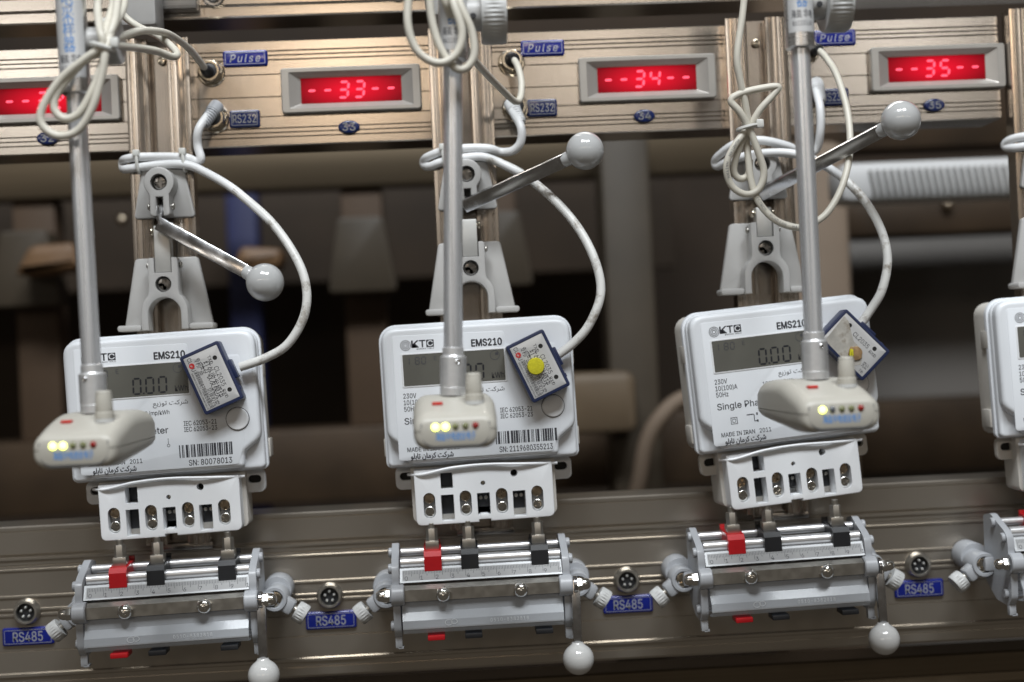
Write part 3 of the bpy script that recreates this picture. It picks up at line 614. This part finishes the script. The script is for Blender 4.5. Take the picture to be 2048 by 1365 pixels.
for k in range(4):
    P = WC[k]; T = Thing('signal_cable', WLAB[k], 'cable', P[0], 'white signal cables')
    n = 17 if k == 0 else 15
    if k < 3:
        m = MB(); m.tube(P[:n+1], 2.85, 12, 6); m.build('jacket', CABW, T)
        m = MB(); m.tube(P[n-1:], lambda t: 2.87, 12, 6); 
        bm_keep = m; bm_keep.build('grimy_jacket_end', CABG, T)
        p, q = Vector(P[0]), Vector(P[1]); d = (q-p).normalized(); a0 = p-d*6+V(2, -2, 0)
        m = MB(); M = axis(p-d*7+V(1.5, 2, 1), d); pr = [(4.4, 0), (4.9, 1), (4.9, 7)]
        for i in range(6): pr += [(4.6-.15*i, 7.3+i*2), (4.6-.15*i, 8.4+i*2), (3.9-.15*i, 8.7+i*2), (3.9-.15*i, 9.0+i*2)]
        m.lathe(pr+[(3.1, 19.6)], 20, M); m.build('strain_relief', GREYB if k == 0 else CABW, T)
    else: MB().tube(P, 2.9, 12, 6).build('jacket', CABW, T)
    for tx in ((-196, -166) if k == 0 else (4,) if k == 1 else ()):
        m = MB(); zc = 135.2 if k == 0 else 131.6
        m.tube([(tx-.3, -15.2, zc+6.4), (tx, -20.6, zc+6.2), (tx+.4, -22.4, zc), (tx+.8, -20.8, zc-6.4), (tx+1, -15.4, zc-6.6)], 1.15, 6, 4); m.box(tx-2.2, tx+2.2, -23.2, -19, zc+3.6, zc+7.8, .6); m.build('cable_tie', TIE, T)

# ------------------------------------------------------------------ optical sampling heads on rods
ROD = [((-193.6, -22), (-197.6, 250), -3.2, 'left', 2), ((3.3, -21.5), (15.2, 250), 0, 'middle', 2), ((206.9, -22), (206.9, 250), 4, 'right', 1)]
SLV = [152, 163, 163]
def loft(R, M=None): m = MB(); m.rings(R, M=M); return m
def section(y, w, zt, zb, r, half):
    zp = -18.0; n = 6
    if half > 0:
        r_ = min(r, w*.9, (zt-zp)*.9 if zt > zp else .1)
        pts = [(w, zp+.22)]+arc(w-r_, zt-r_, r_, 0, 90, n)+arc(-w+r_, zt-r_, r_, 90, 180, n)+[(-w, zp+.22)]
    else:
        r_ = min(r, w*.9, (zp-zb)*.9)
        pts = [(-w, zp-.22)]+arc(-w+r_, zb+r_, r_, 180, 270, n)+arc(w-r_, zb+r_, r_, 270, 360, n)+[(w, zp-.22)]
    return [(x, y, z) for x, z in pts]
for k in range(3):
    (x0, z0), (x1, z1), yaw, side, nlit = ROD[k]
    T = Thing('optical_sampler', {'left': 'beige sensor head turned to the left on the leftmost metal rod', 'middle': 'beige sensor head facing forward on the middle metal rod', 'right': 'beige sensor head turned to the right on the rightmost metal rod'}[side], 'sensor', (x0, -170, z0), 'optical sampling heads')
    d = Vector((x1-x0, 0, z1-z0)).normalized(); b = Vector((x0, -170, z0))
    M = axis(b, d, (0, 1, 0))
    m = MB(); L = (Vector((x1, -170, z1))-b).length
    # fluted tube: shallow flats run along the rod
    R = []
    for h in (20, L): R.append([((5.25-(.28 if i % 8 in (3, 4) else 0))*math.cos(2*math.pi*i/48), (5.25-(.28 if i % 8 in (3, 4) else 0))*math.sin(2*math.pi*i/48), h) for i in range(48)])
    m.rings(R, M=M); m.build('rod', ALU_R, T, ang=50)
    m = MB(); m.lathe([(5.9, 21), (5.9, 25.2), (5.5, 25.6), (5.2, 25.6)], 28, M); m.lathe([(7.2, -1), (7.3, 3.4), (7.0, 3.7), (6.4, 3.7)], 32, M); m.lathe([(6.6, 20.4), (6.2, 21.2), (5.2, 21.2)], 28, M); m.build('collar_ring', KNURLM, T)
    m = MB(); m.knurl(b+d*3.6, d, 7.35, 17, n=72, depth=.38, straight=False, rows=26, ch=.5); co = m.build('knurled_collar', KNURLM, T, ang=10)
    sc = MB(); sa = rad(-70 if k else -110); sp = b+d*17.5+V(6.9*math.cos(sa), 6.9*math.sin(sa), 0); sc.lathe([(1.5, -.5), (1.5, .5), (1.1, .8), (.5, .4)], 14, axis(sp, (math.cos(sa), math.sin(sa), 0))); sub(co, sc, 'grub_screw', CHROME, T)
    # sleeve with paper label
    zs = SLV[k]; hs = (zs-z0)/d.z
    m = MB(); m.lathe([(7.2, hs), (8.2, hs+.6), (8.2, L-2), (7.8, L)], 36, M); sl = m.build('sleeve', ALU_S, T)
    R = [[(8.32*math.cos(rad(a)), 8.32*math.sin(rad(a)), h) for h in (hs+(9 if k != 1 else 6), L-4)] for a in range(35, 146, 5)]
    lb = MB()
    M2 = M
    def front(a, h): return M @ Vector((8.36*math.cos(a), 8.36*math.sin(a), h))
    # pick the local angle that faces the camera
    best = max(range(0, 360, 5), key=lambda a: -(M.to_3x3() @ Vector((math.cos(rad(a)), math.sin(rad(a)), 0))).y)
    dirx = (M.to_3x3() @ Vector((-math.sin(rad(best)), math.cos(rad(best)), 0))).x
    sg = 1 if dirx > 0 else -1
    hl = hs+(8 if k != 1 else 5)
    for i in range(-12, 12):
        a, c = rad(best+i*5*sg), rad(best+(i+1)*5*sg); lb.face([front(a, hl), front(c, hl), front(c, L-3), front(a, L-3)])
    lo = sub(sl, lb, 'paper_label', PLATE, T)
    def wrap(mb):           # bend flat lettering (x across, z up) onto the sleeve
        for v in mb.bm.verts:
            a = rad(best)+sg*v.co.x/8.36; q = M @ Vector((8.44*math.cos(a), 8.44*math.sin(a), v.co.z)); v.co = q
        return mb
    t = MB(); t.text('海盐 华电', 0, 0, hl+8.2, 2.6, 12.6, 'c', bold=.01); t.text('86115168', 0, 0, hl+3.6, 2.6, 11.6, 'c')
    sub(sl, wrap(t), 'label_print', INK, T)
    t = MB()
    for i, c in enumerate('器样采电'): t.text(c, 0, 0, hl+14.5+i*8.4, 4.6, 6.2, 'c', bold=.02)
    sub(sl, wrap(t), 'blue_label_print', INKB, T)
    # clamp knob on the right of the sleeve
    hz = (zs+30-z0)/d.z; c0 = b+d*((zs+(27 if k else 30)-z0)/d.z)
    m = MB(); m.cyl(c0+V(7, 6, 0), c0+V(16, 6, 0), 9.5 if k else 8, 28, .8); m.build('clamp_hub', GREY, T)
    m = MB(); m.knurl(c0+V(15.6, 6, 0), (1, 0, 0), 17 if k else 13, 14 if k else 9, n=88, depth=.7, rows=2, ch=1.6); m.build('clamp_knob', KNOBP, T)
    MB().cyl(c0+V(11, -3.7, -3), c0+V(11, -4.6, -3), 1.7, 12, .2).build('grub_screw', BLACK, T)
    # head
    H = T3(x0, -170, z0) @ RZ(yaw) @ RX(.6) @ T3(.2, 0, 0)
    st = [(-39.5, 18.0, -13.6, -24.4, 4), (-39.0, 19.8, -12.4, -26.0, 5), (-37.8, 21.2, -11.0, -27.2, 6.5), (-35, 22.1, -9.4, -28.1, 7.5), (-30, 22.3, -7.7, -28.5, 8), (-22, 22.6, -5.4, -28.8, 8), (-14, 22.6, -3.4, -28.6, 8), (-6, 22.6, -1.6, -28, 8), (0, 22.6, -.8, -27.4, 8), (14, 22.5, -.7, -26.2, 8), (28, 22.2, -1.3, -24.8, 8), (40, 21.6, -2.8, -23.4, 7), (48, 20.2, -5.6, -21.8, 6), (52.5, 17.4, -9.4, -20.4, 4), (54, 14.5, -12.6, -19.4, 2)]
    loft([section(*q, 1) for q in st], H).build('upper_shell', BEIGE, T, ang=50)
    loft([section(*q, -1) for q in st], H).build('lower_shell', BEIGE, T, ang=50)
    inner = [section(y, w-.5, zt-.5, zb+.5, r, 1) for y, w, zt, zb, r in st]
    m = MB(); m.prism(rrect(-18.2, -26.0, 18.2, -12.6, (7, 7, 5, 5)), -39.72, -38, ch=.3, M=H); fp = m.build('front_panel', BEIGE, T)
    pts = [(-17.9, -14)]+arc(-10.9, -19.4, 7.1, 180, 270, 8)+arc(10.9, -19.4, 7.1, 270, 360, 8)+[(17.9, -14)]
    m = MB(); m.tube([H @ Vector((x, -39.2, z)) for x, z in pts], .35, 6, 1, smooth=False); sub(fp, m, 'panel_seam', INKG, T)
    for i in range(5):
        mt = LEDON if i < nlit else (LEDRED if i == 4 else (LEDGREY if (k == 2 and i == 1) else LEDOFF))
        r = 1.75 if i < nlit else 1.55
        m = MB(); m.lathe([(r+.25, -.6), (r+.25, .1), (r, .2)]+[(r*math.cos(rad(a)), .2+r*.6*math.sin(rad(a))) for a in range(15, 91, 15)], 18, H @ T3(-10.6+5.3*i, -39.66, -15.9) @ RX(90)); o = m.build('led', mt, T)
        o['label'] = ('glowing yellow LED' if i < nlit else 'unlit LED')
    t = MB(); t.text('海盐中电创业电子', 0, -39.8, -22.8, 2.5, 21, 'c', bold=.035, M=H); t.build('blue_lettering', INKB, T, flat=True, recalc=False)
    m = MB(); m.box(-12, -6.2, -22, -17.5, -5.2, -3.5, .9, H); m.build('red_button', REDB, T)
    kb = H @ T3(11, -19, -5.6); m = MB(); m.lathe([(5.3, 0), (5.3, 1.6), (4.4, 2.2)], 24, kb); m.build('knob_washer', KNOBP, T)
    m = MB(); m.knurl((0, 0, 0), (0, 0, 1), 4.7, 11, n=36, depth=.3, rows=2, ch=.4)
    for v in m.bm.verts: v.co = kb @ (Vector((v.co.x*(1-.009*v.co.z), v.co.y*(1-.009*v.co.z), v.co.z+5)))
    m.lathe([(5.1, 2), (5.1, 5.2), (4.7, 5.6)], 24, kb); m.lathe([(4.2, 15.9), (3.9, 16.6), (2.6, 17)], 24, kb); m.build('cap_knob', BEIGE, T)

# ------------------------------------------------------------------ beige sampler cables
TC = [([[(-185.8,-140,220.0),(-184.7,-160,203.5),(-178.2,-185,183.6),(-176.8,-187,174.5),(-186.4,-187,167.8),(-200.3,-186,157.2),(-210.2,-186,142.7),(-210.9,-186,133.3),(-202.9,-186,127.1),(-192.0,-187,129.2),(-183.2,-188,141.4),(-177.5,-188,158.7),(-175.0,-187,172.3),(-172.6,-180,184.6),(-170.2,-160,203.1),(-176.2,-140,219.7)],
        [(-181.8,-130,222.4),(-176.2,-160,203.3),(-176.1,-180,184.7),(-177.8,-183,173.8),(-188.5,-184,166.6),(-201.6,-184,152.2),(-204.7,-184,142.9),(-199.6,-184,136.5),(-191.0,-184,139.7),(-182.4,-184,154.2),(-177.5,-183,167.8),(-175.7,-180,175.2),(-170.0,-150,181.5),(-161.9,-120,185.6),(-154.6,-105,185.0),(-153.0,-100,188.7),(-164.3,-90,200.4),(-181.0,-80,210.9),(-189.7,-80,220.4),(-190.6,-80,235.8)],
        [(-174.6,-150,217.0),(-171.5,-178,190.5),(-175.2,-182,177.4),(-173.1,-160,185.0),(-166.6,-130,195.3),(-159.7,-90,202.3),(-154.0,-55,201.5),(-151.2,-30,198.0),(-149.4,-17,195.2)]], (-177.3, -185, 174.1), 'coiled beige cable hanging in front of the leftmost rod'),
      ([[(-9.7,-186,204.9),(-12.5,-188,182.7),(-9.1,-188,167.6),(-1.3,-188,160.0),(6.8,-188,158.9),(13.8,-188,164.1),(16.8,-188,174.9),(13.1,-187,190.2),(8.9,-180,205.9)],
        [(0.1,-184,205.1),(0.4,-184,185.9),(4.0,-184,169.4),(10.8,-184,157.6),(17.6,-184,155.8),(22.8,-184,162.7),(22.3,-184,175.6),(17.7,-184,188.1),(11.6,-180,205.8)],
        [(5.6,-180,206.0),(9.6,-182,189.8),(17.6,-150,177.8),(25.9,-115,173.2),(41.8,-65,166.9),(52.2,-42,162.0),(56.2,-36,165.6),(57.7,-30,176.5),(56.2,-24,187.6),(53.6,-17,195.2)]], None, 'coiled beige cable in front of the middle rod'),
      ([[(197.0,-85,224.8),(193.8,-85,203.1),(189.2,-85,177.7),(190.8,-83,163.1),(194.4,-80,146.3),(194.9,-78,134.0),(186.4,-80,123.1),(180.4,-80,110.8),(183.1,-78,98.4),(191.7,-78,92.1),(200.3,-78,94.6),(204.3,-78,105.4),(200.6,-79,119.5),(195.7,-80,132.7),(190.0,-82,143.0),(184.7,-82,150.3),(190.6,-82,154.5),(203.3,-82,157.2),(214.7,-82,158.0),(211.2,-81,152.7),(203.2,-80,144.4),(197.5,-78,135.5),(193.1,-76,128.1),(187.9,-74,116.0),(186.4,-73,106.8),(190.3,-72,102.6),(195.7,-71,105.1),(197.1,-71,114.5)],
        [(194.6,-74,136.3),(195.4,-74,120.5),(196.5,-75,101.4),(200.5,-77,86.8),(209.4,-80,75.2),(221.3,-82,69.8),(230.8,-82,71.0),(242.8,-80,78.5),(254.9,-74,96.0),(263.6,-64,119.3),(266.7,-52,145.2),(265.2,-38,170.7),(262.5,-26,184.9),(258.9,-17,194)]], (195.2, -78, 134.0), 'beige cable knotted in loops over the third post and swinging right')]
def catmull(P, sub=12):
    P = [Vector(p) for p in P]; Q = []
    for i in range(len(P)-1):
        p0, p1, p2, p3 = P[max(i-1, 0)], P[i], P[i+1], P[min(i+2, len(P)-1)]
        for k in range(sub):
            t = k/sub; Q.append(.5*((2*p1)+(p2-p0)*t+(2*p0-5*p1+4*p2-p3)*t*t+(3*p1-p0-3*p2+p3)*t**3))
    return Q+[P[-1]]
def cable_print(paths_, start, words, h=1.7, pitch=1.75):     # small lettering stamped along a cable, facing the viewer
    Q = catmull(paths_); d = 0; acc = [0]
    for i in range(1, len(Q)): d += (Q[i]-Q[i-1]).length; acc.append(d)
    m = MB(); pos = start
    for ch in words:
        i = max(1, next((j for j, a in enumerate(acc) if a >= pos), len(Q)-1)); t = (Q[i]-Q[i-1]).normalized(); p = Q[i-1]+t*(pos-acc[i-1])
        x = Vector((t.x, 0, t.z)).normalized(); z = Vector((-x.z, 0, x.x)); n = Vector((0, 1, 0))
        if ch != ' ': m.text(ch, 0, 0, -h/2, h, None, 'c', M=Matrix(((x.x, 0, z.x, p.x), (x.y, 1, z.y, p.y-2.33), (x.z, 0, z.z, p.z), (0, 0, 0, 1))))
        pos += pitch
    return m
for paths, tie, lab in TC:
    T = Thing('sampler_cable', lab, 'cable', paths[0][0], 'beige sampler cables')
    for pth in paths:
        m = MB(); m.tube(pth, 2.25, 10, 7); m.build('jacket', CABT, T)
    if 'knotted' in lab:
        cable_print(paths[1], 44, 'ELECTRON  HUADIAN  HAIYAN').build('cable_print', INKG, T, flat=True, recalc=False)
        cable_print(paths[0], 104, 'HUADIAN  HAIYAN').build('cable_print', INKG, T, flat=True, recalc=False)
    e = Vector(paths[-1][-1]); m = MB(); dd = (e-Vector(paths[-1][-2])).normalized(); m.lathe([(2.4, -3), (3.4, -1.5), (3.7, 3), (4.2, 8)], 16, axis(e, (dd*.4+V(0, 1, 0)).normalized())); m.build('plug_boot', BLACK, T)
    if tie:
        R = [Vector(tie)+V(6.2*math.cos(rad(a)), 5.5*math.sin(rad(a)), 2.2*math.cos(rad(a))*(-1 if tie[0] < 0 else .6)) for a in range(0, 361, 30)]
        m = MB(); m.tube(R, 1.2, 6, 3); m.box(tie[0]+5, tie[0]+9.5, tie[1]-5, tie[1]-1, tie[2]-1, tie[2]+4.2, .8); m.build('cable_tie', TIE, T)

# ------------------------------------------------------------------ ruler clamps on the lower rail
def ruler_clamp(k):
    X = PX[k]+(3.5, 0, -6, -0.5)[k]; roll = (1.1, .4, 1.2, .8)[k]; zc = (0, 0, 1, 0)[k]
    lab = ['ruler clamp below the first meter with its ball lever at the bottom edge', 'ruler clamp below the second meter', 'ruler clamp below the tilted third meter', 'ruler clamp cut off by the right picture edge'][k]
    T = Thing('ruler_clamp', 'grey '+lab, 'clamp', (X, -1, -150+zc), 'ruler terminal clamps', roll=roll, off=(0, -1, -150))
    PLT = rpoly([(-24, -122), (-36, -119.6), (-48, -124.5), (-57.5, -128), (-62.5, -131.5), (-63.5, -138), (-63, -142), (-66, -158), (-64.5, -171), (-61, -175.5), (-57, -177), (-40, -176), (-22, -166)], 2.4)
    for e, xo in ((-1, -56), (1, 51.6)):
        m = MB(); Mx = Matrix(((0, -1, 0, xo+2.3), (1, 0, 0, 0), (0, 0, 1, 0), (0, 0, 0, 1)))    # prism (x,y,z) -> (-y+.., x, z)
        m.prism(PLT, 0, 4.6, ch=.6, M=Mx); m.cyl((xo-3.2-(0 if e < 0 else 2), -66, -148.5), (xo+3.2+(2 if e < 0 else 0), -66, -148.5), 6.6, 24, .7)
        m.box(xo-2.2, xo+2.2, -60, -55.5, -183, -176, .4); m.box(xo-.5, xo+3, -60, -54, -183.6, -182, .3)
        for yy, zz in ((-42, -125), (-58, -133), (-58, -169)): m.cyl((xo+e*2, yy, zz), (xo+e*4.6, yy, zz), 3.2, 16, .5)
        m.build('side_plate', GREYB, T)
    m = MB(); m.cyl((-53, -38, -125.6), (49, -38, -125.6), 2.6, 18); m.build('guide_rod', RODM, T)
    m = MB(); m.cyl((-53, -53, -130.4), (49, -53, -130.4), 3.4, 18); m.build('guide_rod', RODM, T)
    m = MB(); a = [(-54.5, -133.2), (-58.6, -133.2), (-63.2, -141.6), (-60.5, -142.6), (-54.5, -142.6)]
    m.rings([[(x, y, z) for y, z in a] for x in (-53.4, 49)]); rl = m.build('ruler_body', ALU_D, T, ang=15)
    # engraved scale on the slanted face
    Sx = Matrix(((1, 0, 0, 0), (0, .88, -.48, 0), (0, -.48*0+.0, 1, 0), (0, 0, 0, 1)))
    def sl_(x, v, o=.12): return (x, -63.2+(4.6)*(v/9.58)-o*.88, -141.6+8.4*(v/9.58)+o*.2)
    strip = MB(); strip.face([sl_(-51.8, 1.2, .06), sl_(48, 1.2, .06), sl_(48, 8.2, .06), sl_(-51.8, 8.2, .06)]); sub(rl, strip, 'scale_strip', STRIP, T)
    t = MB()
    for i in range(101):
        x = -50.9+i*.977; L = 5.4 if i % 10 == 0 else (3.8 if i % 5 == 0 else 2.4)
        t.face([sl_(x-.12, 7.8-L), sl_(x+.12, 7.8-L), sl_(x+.12, 7.8), sl_(x-.12, 7.8)])
    for i in range(11):
        n0 = len(t.bm.verts); t.text(str(i), -50.9+i*9.77+.6, 0, 1.5, 2.7); t.bm.verts.ensure_lookup_table()
        for v in t.bm.verts[n0:]: v.co = Vector(sl_(v.co.x, v.co.z))
    sub(rl, t, 'scale_marks', INK, T)
    m = MB(); m.rings([[(x, y, z) for y, z in ((-58, -143.2), (-64.5, -143.2), (-69, -145.4), (-69, -152.6), (-58, -152.6))] for x in (-52.2, 48)]); br = m.build('pressure_bar', STEEL, T, ang=15)
    for x in (-26.6, 22):
        h = MB(); h.prism([(4.9*math.cos(rad(60*i+15)), 4.9*math.sin(rad(60*i+15))) for i in range(6)], -71.4, -69, ch=.4, M=T3(x, 0, -149)); h.lathe([(4.5, 2), (4.1, 3.2), (2.8, 4.4), (1.6, 4.7), (1.5, 4.3), (1.1, 4.3), (.9, 5.2), (.3, 5.4)], 20, T3(x, -69, -149) @ RX(90)); sub(br, h, 'cap_nut', BRIGHT, T)
    # aluminium body behind the clear cover, with extrusion lines
    q = [(-30, -143.5), (-56.5, -143.5), (-56.5, -155)]
    for z in (-157, -159.5, -162, -168, -170): q += [(-56.5, z+.3), (-55.8, z), (-56.5, z-.3)]
    q += [(-56.5, -171.5), (-54, -173.5), (-30, -173.5)]
    m = MB(); m.rings([[(x, y, z) for y, z in q] for x in (-53.4, 49)]); m.build('extruded_body', BODYP, T, ang=15)
    m = MB(); m.rings([[(x, y, z) for y, z in ((-66.2, -153.2), (-66.6, -159.6), (-70.2, -164.4), (-70.8, -169.6), (-68.4, -172.6), (-60, -173.6), (-60, -172.6), (-67.6, -171.4), (-69.4, -169), (-68.9, -164.8), (-65.2, -160), (-64.8, -153.2))] for x in (-52.6, 48.2)]); cv = m.build('clear_cover', ACRYL, T, ang=25)
    t = MB(); t.text('0510-8382818', 2, -71.0, -167.6, 2.2, 24, sp=1.2)
    for r in (2.4, 2.0): pass
    sub(cv, t, 'engraved_number', INKW, T); t = MB()
    t.rings([[(-24+r*math.cos(rad(a)), -71.0, -166.4+r*.8*math.sin(rad(a))) for a in range(0, 360, 30)] for r in (2.4, 2.0)], False, False)
    t.rings([[(-20.6+r*math.cos(rad(a)), -71.0, -166.0+r*.8*math.sin(rad(a))) for a in range(0, 360, 30)] for r in (2.1, 1.7)], False, False)
    sub(cv, t, 'engraved_mark', INKW, T)
    # sliding contact blocks
    for x, mt, nm, pt in ((-32.2, RED, 'red contact block', 0), (-8.8, BLACK, 'black contact block', 0), (35.6, BLACK, 'black contact block', 0)):
        m = MB(); m.rings([[(xx, y, z) for y, z in ((-59.6, -136), (-60.2, -135.4), (-60.2, -126.4), (-57.6, -123.4), (-34, -121.2), (-34, -130), (-49, -130), (-49, -136))] for xx in (x-5.5, x+5.5)])
        o = m.build('contact_block', mt, T, ang=20); o['label'] = nm
        f = MB(); f.box(x-5.4, x+5.4, -69.5, -56, -177.6, -174.4, .5); f.build('block_foot', mt, T); f = MB(); f.box(x-5, x+5, -34.2, -31, -130, -119.4, .3); f.build('block_back', mt, T)
        m = MB(); m.box(x-4.2, x+4.2, -53, -44, -123.2, -117.6, .4); m.prism([(3.7*math.cos(rad(60*i)), 3.5*math.sin(rad(60*i))) for i in range(6)], 0, 8.4, ch=.3, M=T3(x, -48.5, -110) @ RX(-90)); m.cyl((x, -48.5, -111), (x, -48.5, -106.5), 2.2, 12); m.build('contact_pin', STEEL, T)
    # swivel joints with thumb screws at both ends
    for e in (-1, 1):
        xj = -64 if e < 0 else 61; zj = -153.5
        m = MB(); m.lathe([(9.8, 1), (9.8, 17), (9.2, 18), (8, 18)], 32, T3(xj+e*-.5, 0, zj+2.5) @ RX(90)); m.lathe([(8.2, 17), (8.2, 36), (7.5, 37), (5.8, 37), (5.4, 36.6), (5.4, 33)], 32, T3(xj, 0, zj) @ RX(90))
        dk = V(e*.82, -.06, -.56).normalized(); j = V(xj, -30, zj)
        m.bar(j+dk*3, j+dk*13.6, 10, 10.5, (0, -1, 0), 2.2); m.box(min(xj, xj-e*10), max(xj, xj-e*10), -38, -26, zj-4, zj+5, 1); m.build('swivel_joint', GREYB, T)
        screw(xj, -35.4, zj, 5.0, NICKEL, T, 25, 'swivel_screw', 2.2)
        m = MB(); m.cyl(j+dk*12, j+dk*18, 2.6, 14); m.build('thumb_screw_stem', STEEL, T)
        m = MB(); m.knurl(j+dk*15.5, dk, 6.8, 7.4, n=44, depth=.5, rows=2, ch=.9); m.build('thumb_screw', KNOBP, T)
        xn = -60.2 if e < 0 else 57.8
        m = MB(); Mx = axis((xn, -66, -148.5), (e, 0, 0)); m.prism([(4.3*math.cos(rad(60*i)), 4.3*math.sin(rad(60*i))) for i in range(6)], 0, 3.4, ch=.3, M=Mx @ RX(-90) @ T3(0, -3.4, 0)); m.lathe([(3.7, 3.3), (3.7, 5.2), (3.2, 7), (2, 8.2), (.6, 8.6)], 20, Mx); m.build('acorn_nut', BRIGHT, T)
    m = MB(); m.cyl((55.4, -66, -148.5), (57.6, -66, -148.5), 5.4, 20); m.bar((56.5, -66.5, -145), (56, -69, -186), 3.2, 5.4, (1, 0, 0), .5); m.build('lever', CHROME, T)
    m = MB(); m.lathe([(3.4, -10.6), (3.8, -9.6)]+[(9.9*math.sin(math.pi*i/18), -9.9*math.cos(math.pi*i/18)) for i in range(3, 19)], 36, axis((55.8, -69.5, -194.6), (0, -.05, -1))); m.build('ball_knob', BALLW, T)
for k in range(4): ruler_clamp(k)

# ------------------------------------------------------------------ slider brackets on the top rail
for k in range(2):
    X = PX[k]; T = Thing('slider_bracket', ('shiny metal bracket with washers on the top rail above the first post', 'metal bracket on the top rail behind the middle rod sleeve')[k], 'bracket', (X, -1, 240), 'top rail brackets')
    m = MB(); m.box(X-14+k*-8, X+27-k*20, -12, -1.2, 237, 300, .8); m.build('block', ALU_S, T)
    m = MB(); m.box(X-20, X+6, -40, -12, 220, 300, 3); m.build('slider', GREY, T)
    for dx in ((37,) if k == 0 else (36, -40)):
        m = MB(); m.lathe([(7.5, 0), (7.5, 1.2), (6.8, 1.8), (5, 1.8), (5, 4.4), (4.2, 5.2), (1, 5.4)], 28, T3(X+dx, -1.2, 247.5) @ RX(90)); m.build('bolt', CHROME, T)

# ------------------------------------------------------------------ the far side of the bench, out of focus
def far(m, name, label, cat, mat, grp=None): return tag(m.build(name, mat, off=(0, 0, 0)), label, cat, grp)
m = MB(); m.box(-900, 372, 560, 600, 184, 240, 3); far(m, 'far_upper_rail', 'blurred grey rail crossing behind the first two meters', 'rail', FRAIL)
m = MB(); m.box(-900, 1100, 560, 640, -150, -72, 3); far(m, 'far_lower_rail', 'blurred brown rail low behind the meters', 'rail', FDARK)
for i, (x, lab) in enumerate(((-430, 'blurred grey clamp and tan post behind the leftmost rod'), (-83, 'blurred grey clamp and tan post behind the first and second meter'), (60, 'blurred grey clamp and tan post just right of the second post'))):
    T = Thing('far_post', lab, 'post', (x, 580, -72), 'far posts')
    MB().box(x-22, x+22, 570, 610, -72, 184, 2).build('upright', TAN, T)
    m = MB(); m.prism(rpoly([(-24, 148), (-36, 70), (36, 70), (24, 148)], 6), 530, 569, ch=2, M=T3(x, 0, 0)); m.build('clamp_plate', FGREY, T)
m = MB(); m.box(166, 216, 480, 540, -500, 236, 4); far(m, 'far_column', 'blurred grey upright between the second and third post', 'column', FGREY)
m = MB(); m.box(322, 408, 430, 480, -350, 196, 14); far(m, 'tan_column', 'blurred tan column behind the rightmost rod', 'column', FTAN2)
m = MB(); m.box(-250, -214, 720, 760, -300, 205, 3); far(m, 'blue_cabinet', 'narrow blurred dark blue cabinet behind the first cable loop', 'cabinet', FBLUE)
m = MB(); m.prism(rpoly([(-428, 98), (-412, 128), (-366, 130), (-360, 104)], 8), 480, 528, ch=8); far(m, 'amber_box', 'blurred amber box left of the leftmost rod', 'box', FORANGE)
m = MB(); m.prism(rpoly([(-216, 98), (-208, 122), (-164, 118), (-166, 98)], 8), 520, 560, ch=8); far(m, 'amber_box', 'blurred amber box right of the first post', 'box', FORANGE)
T = Thing('ribbed_duct', 'blurred white ribbed duct right of the rightmost rod', 'duct', (430, 280, 118), None)
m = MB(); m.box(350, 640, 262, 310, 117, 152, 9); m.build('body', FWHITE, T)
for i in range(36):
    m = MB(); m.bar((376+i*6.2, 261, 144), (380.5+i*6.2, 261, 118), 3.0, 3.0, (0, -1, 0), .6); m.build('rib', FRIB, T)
m = MB(); m.box(372, 800, 560, 620, 202, 300, 2); far(m, 'dark_beam', 'blurred dark beam above the ribbed duct', 'beam', FDARK)
m = MB(); m.box(372, 800, 500, 580, 104, 146, 2); far(m, 'dark_beam', 'blurred dark beam below the ribbed duct', 'beam', FDARK)
m = MB(); m.prism(rrect(90, -84, 186, -24, (9, 9, 12, 9)), 430, 478, ch=8); far(m, 'far_meter', 'blurred beige meter between the second and third meter', 'meter', FPALE)
m = MB(); m.tube([(182, 420, -240), (178, 420, -160), (184, 420, -127), (192, 420, -94), (207, 420, -70), (231, 425, -53), (280, 430, -44)], 8, 12, 6); far(m, 'far_tube', 'blurred pale tube curving behind the third meter', 'tube', FTAN2)
for i, (x, y, z, lab) in enumerate(((-335, 560, 158, 'small ball added as a blurred bokeh dot near the first post'), (528, 495, 133, 'small ball added as a blurred bokeh dot below the ribbed duct'), (660, 520, 66, 'small ball added as a blurred bokeh dot left of the last post'))):  # shiny balls added only to give the background its bokeh dots
    m = MB(); m.sphere((x, y, z), 6, 16, 10); far(m, 'bokeh_ball', lab, 'ball', BRASS, 'far bokeh balls')
m = MB(); m.box(440, 1000, 640, 700, -500, 112, 2); far(m, 'far_cabinet', 'dim blurred slate cabinet far behind the third cable', 'cabinet', FCAB)
m = MB(); m.box(-1200, 300, 850, 880, 100, 380, 2); far(m, 'brown_board', 'dark brown board blurred far behind the first cable loop', 'board', FBOARD)
w = MB().box(-3500, 3500, 1150, 1200, -1500, 1500, 0).build('back_wall', WALL, off=(0, 0, 0)); w['kind'] = 'structure'
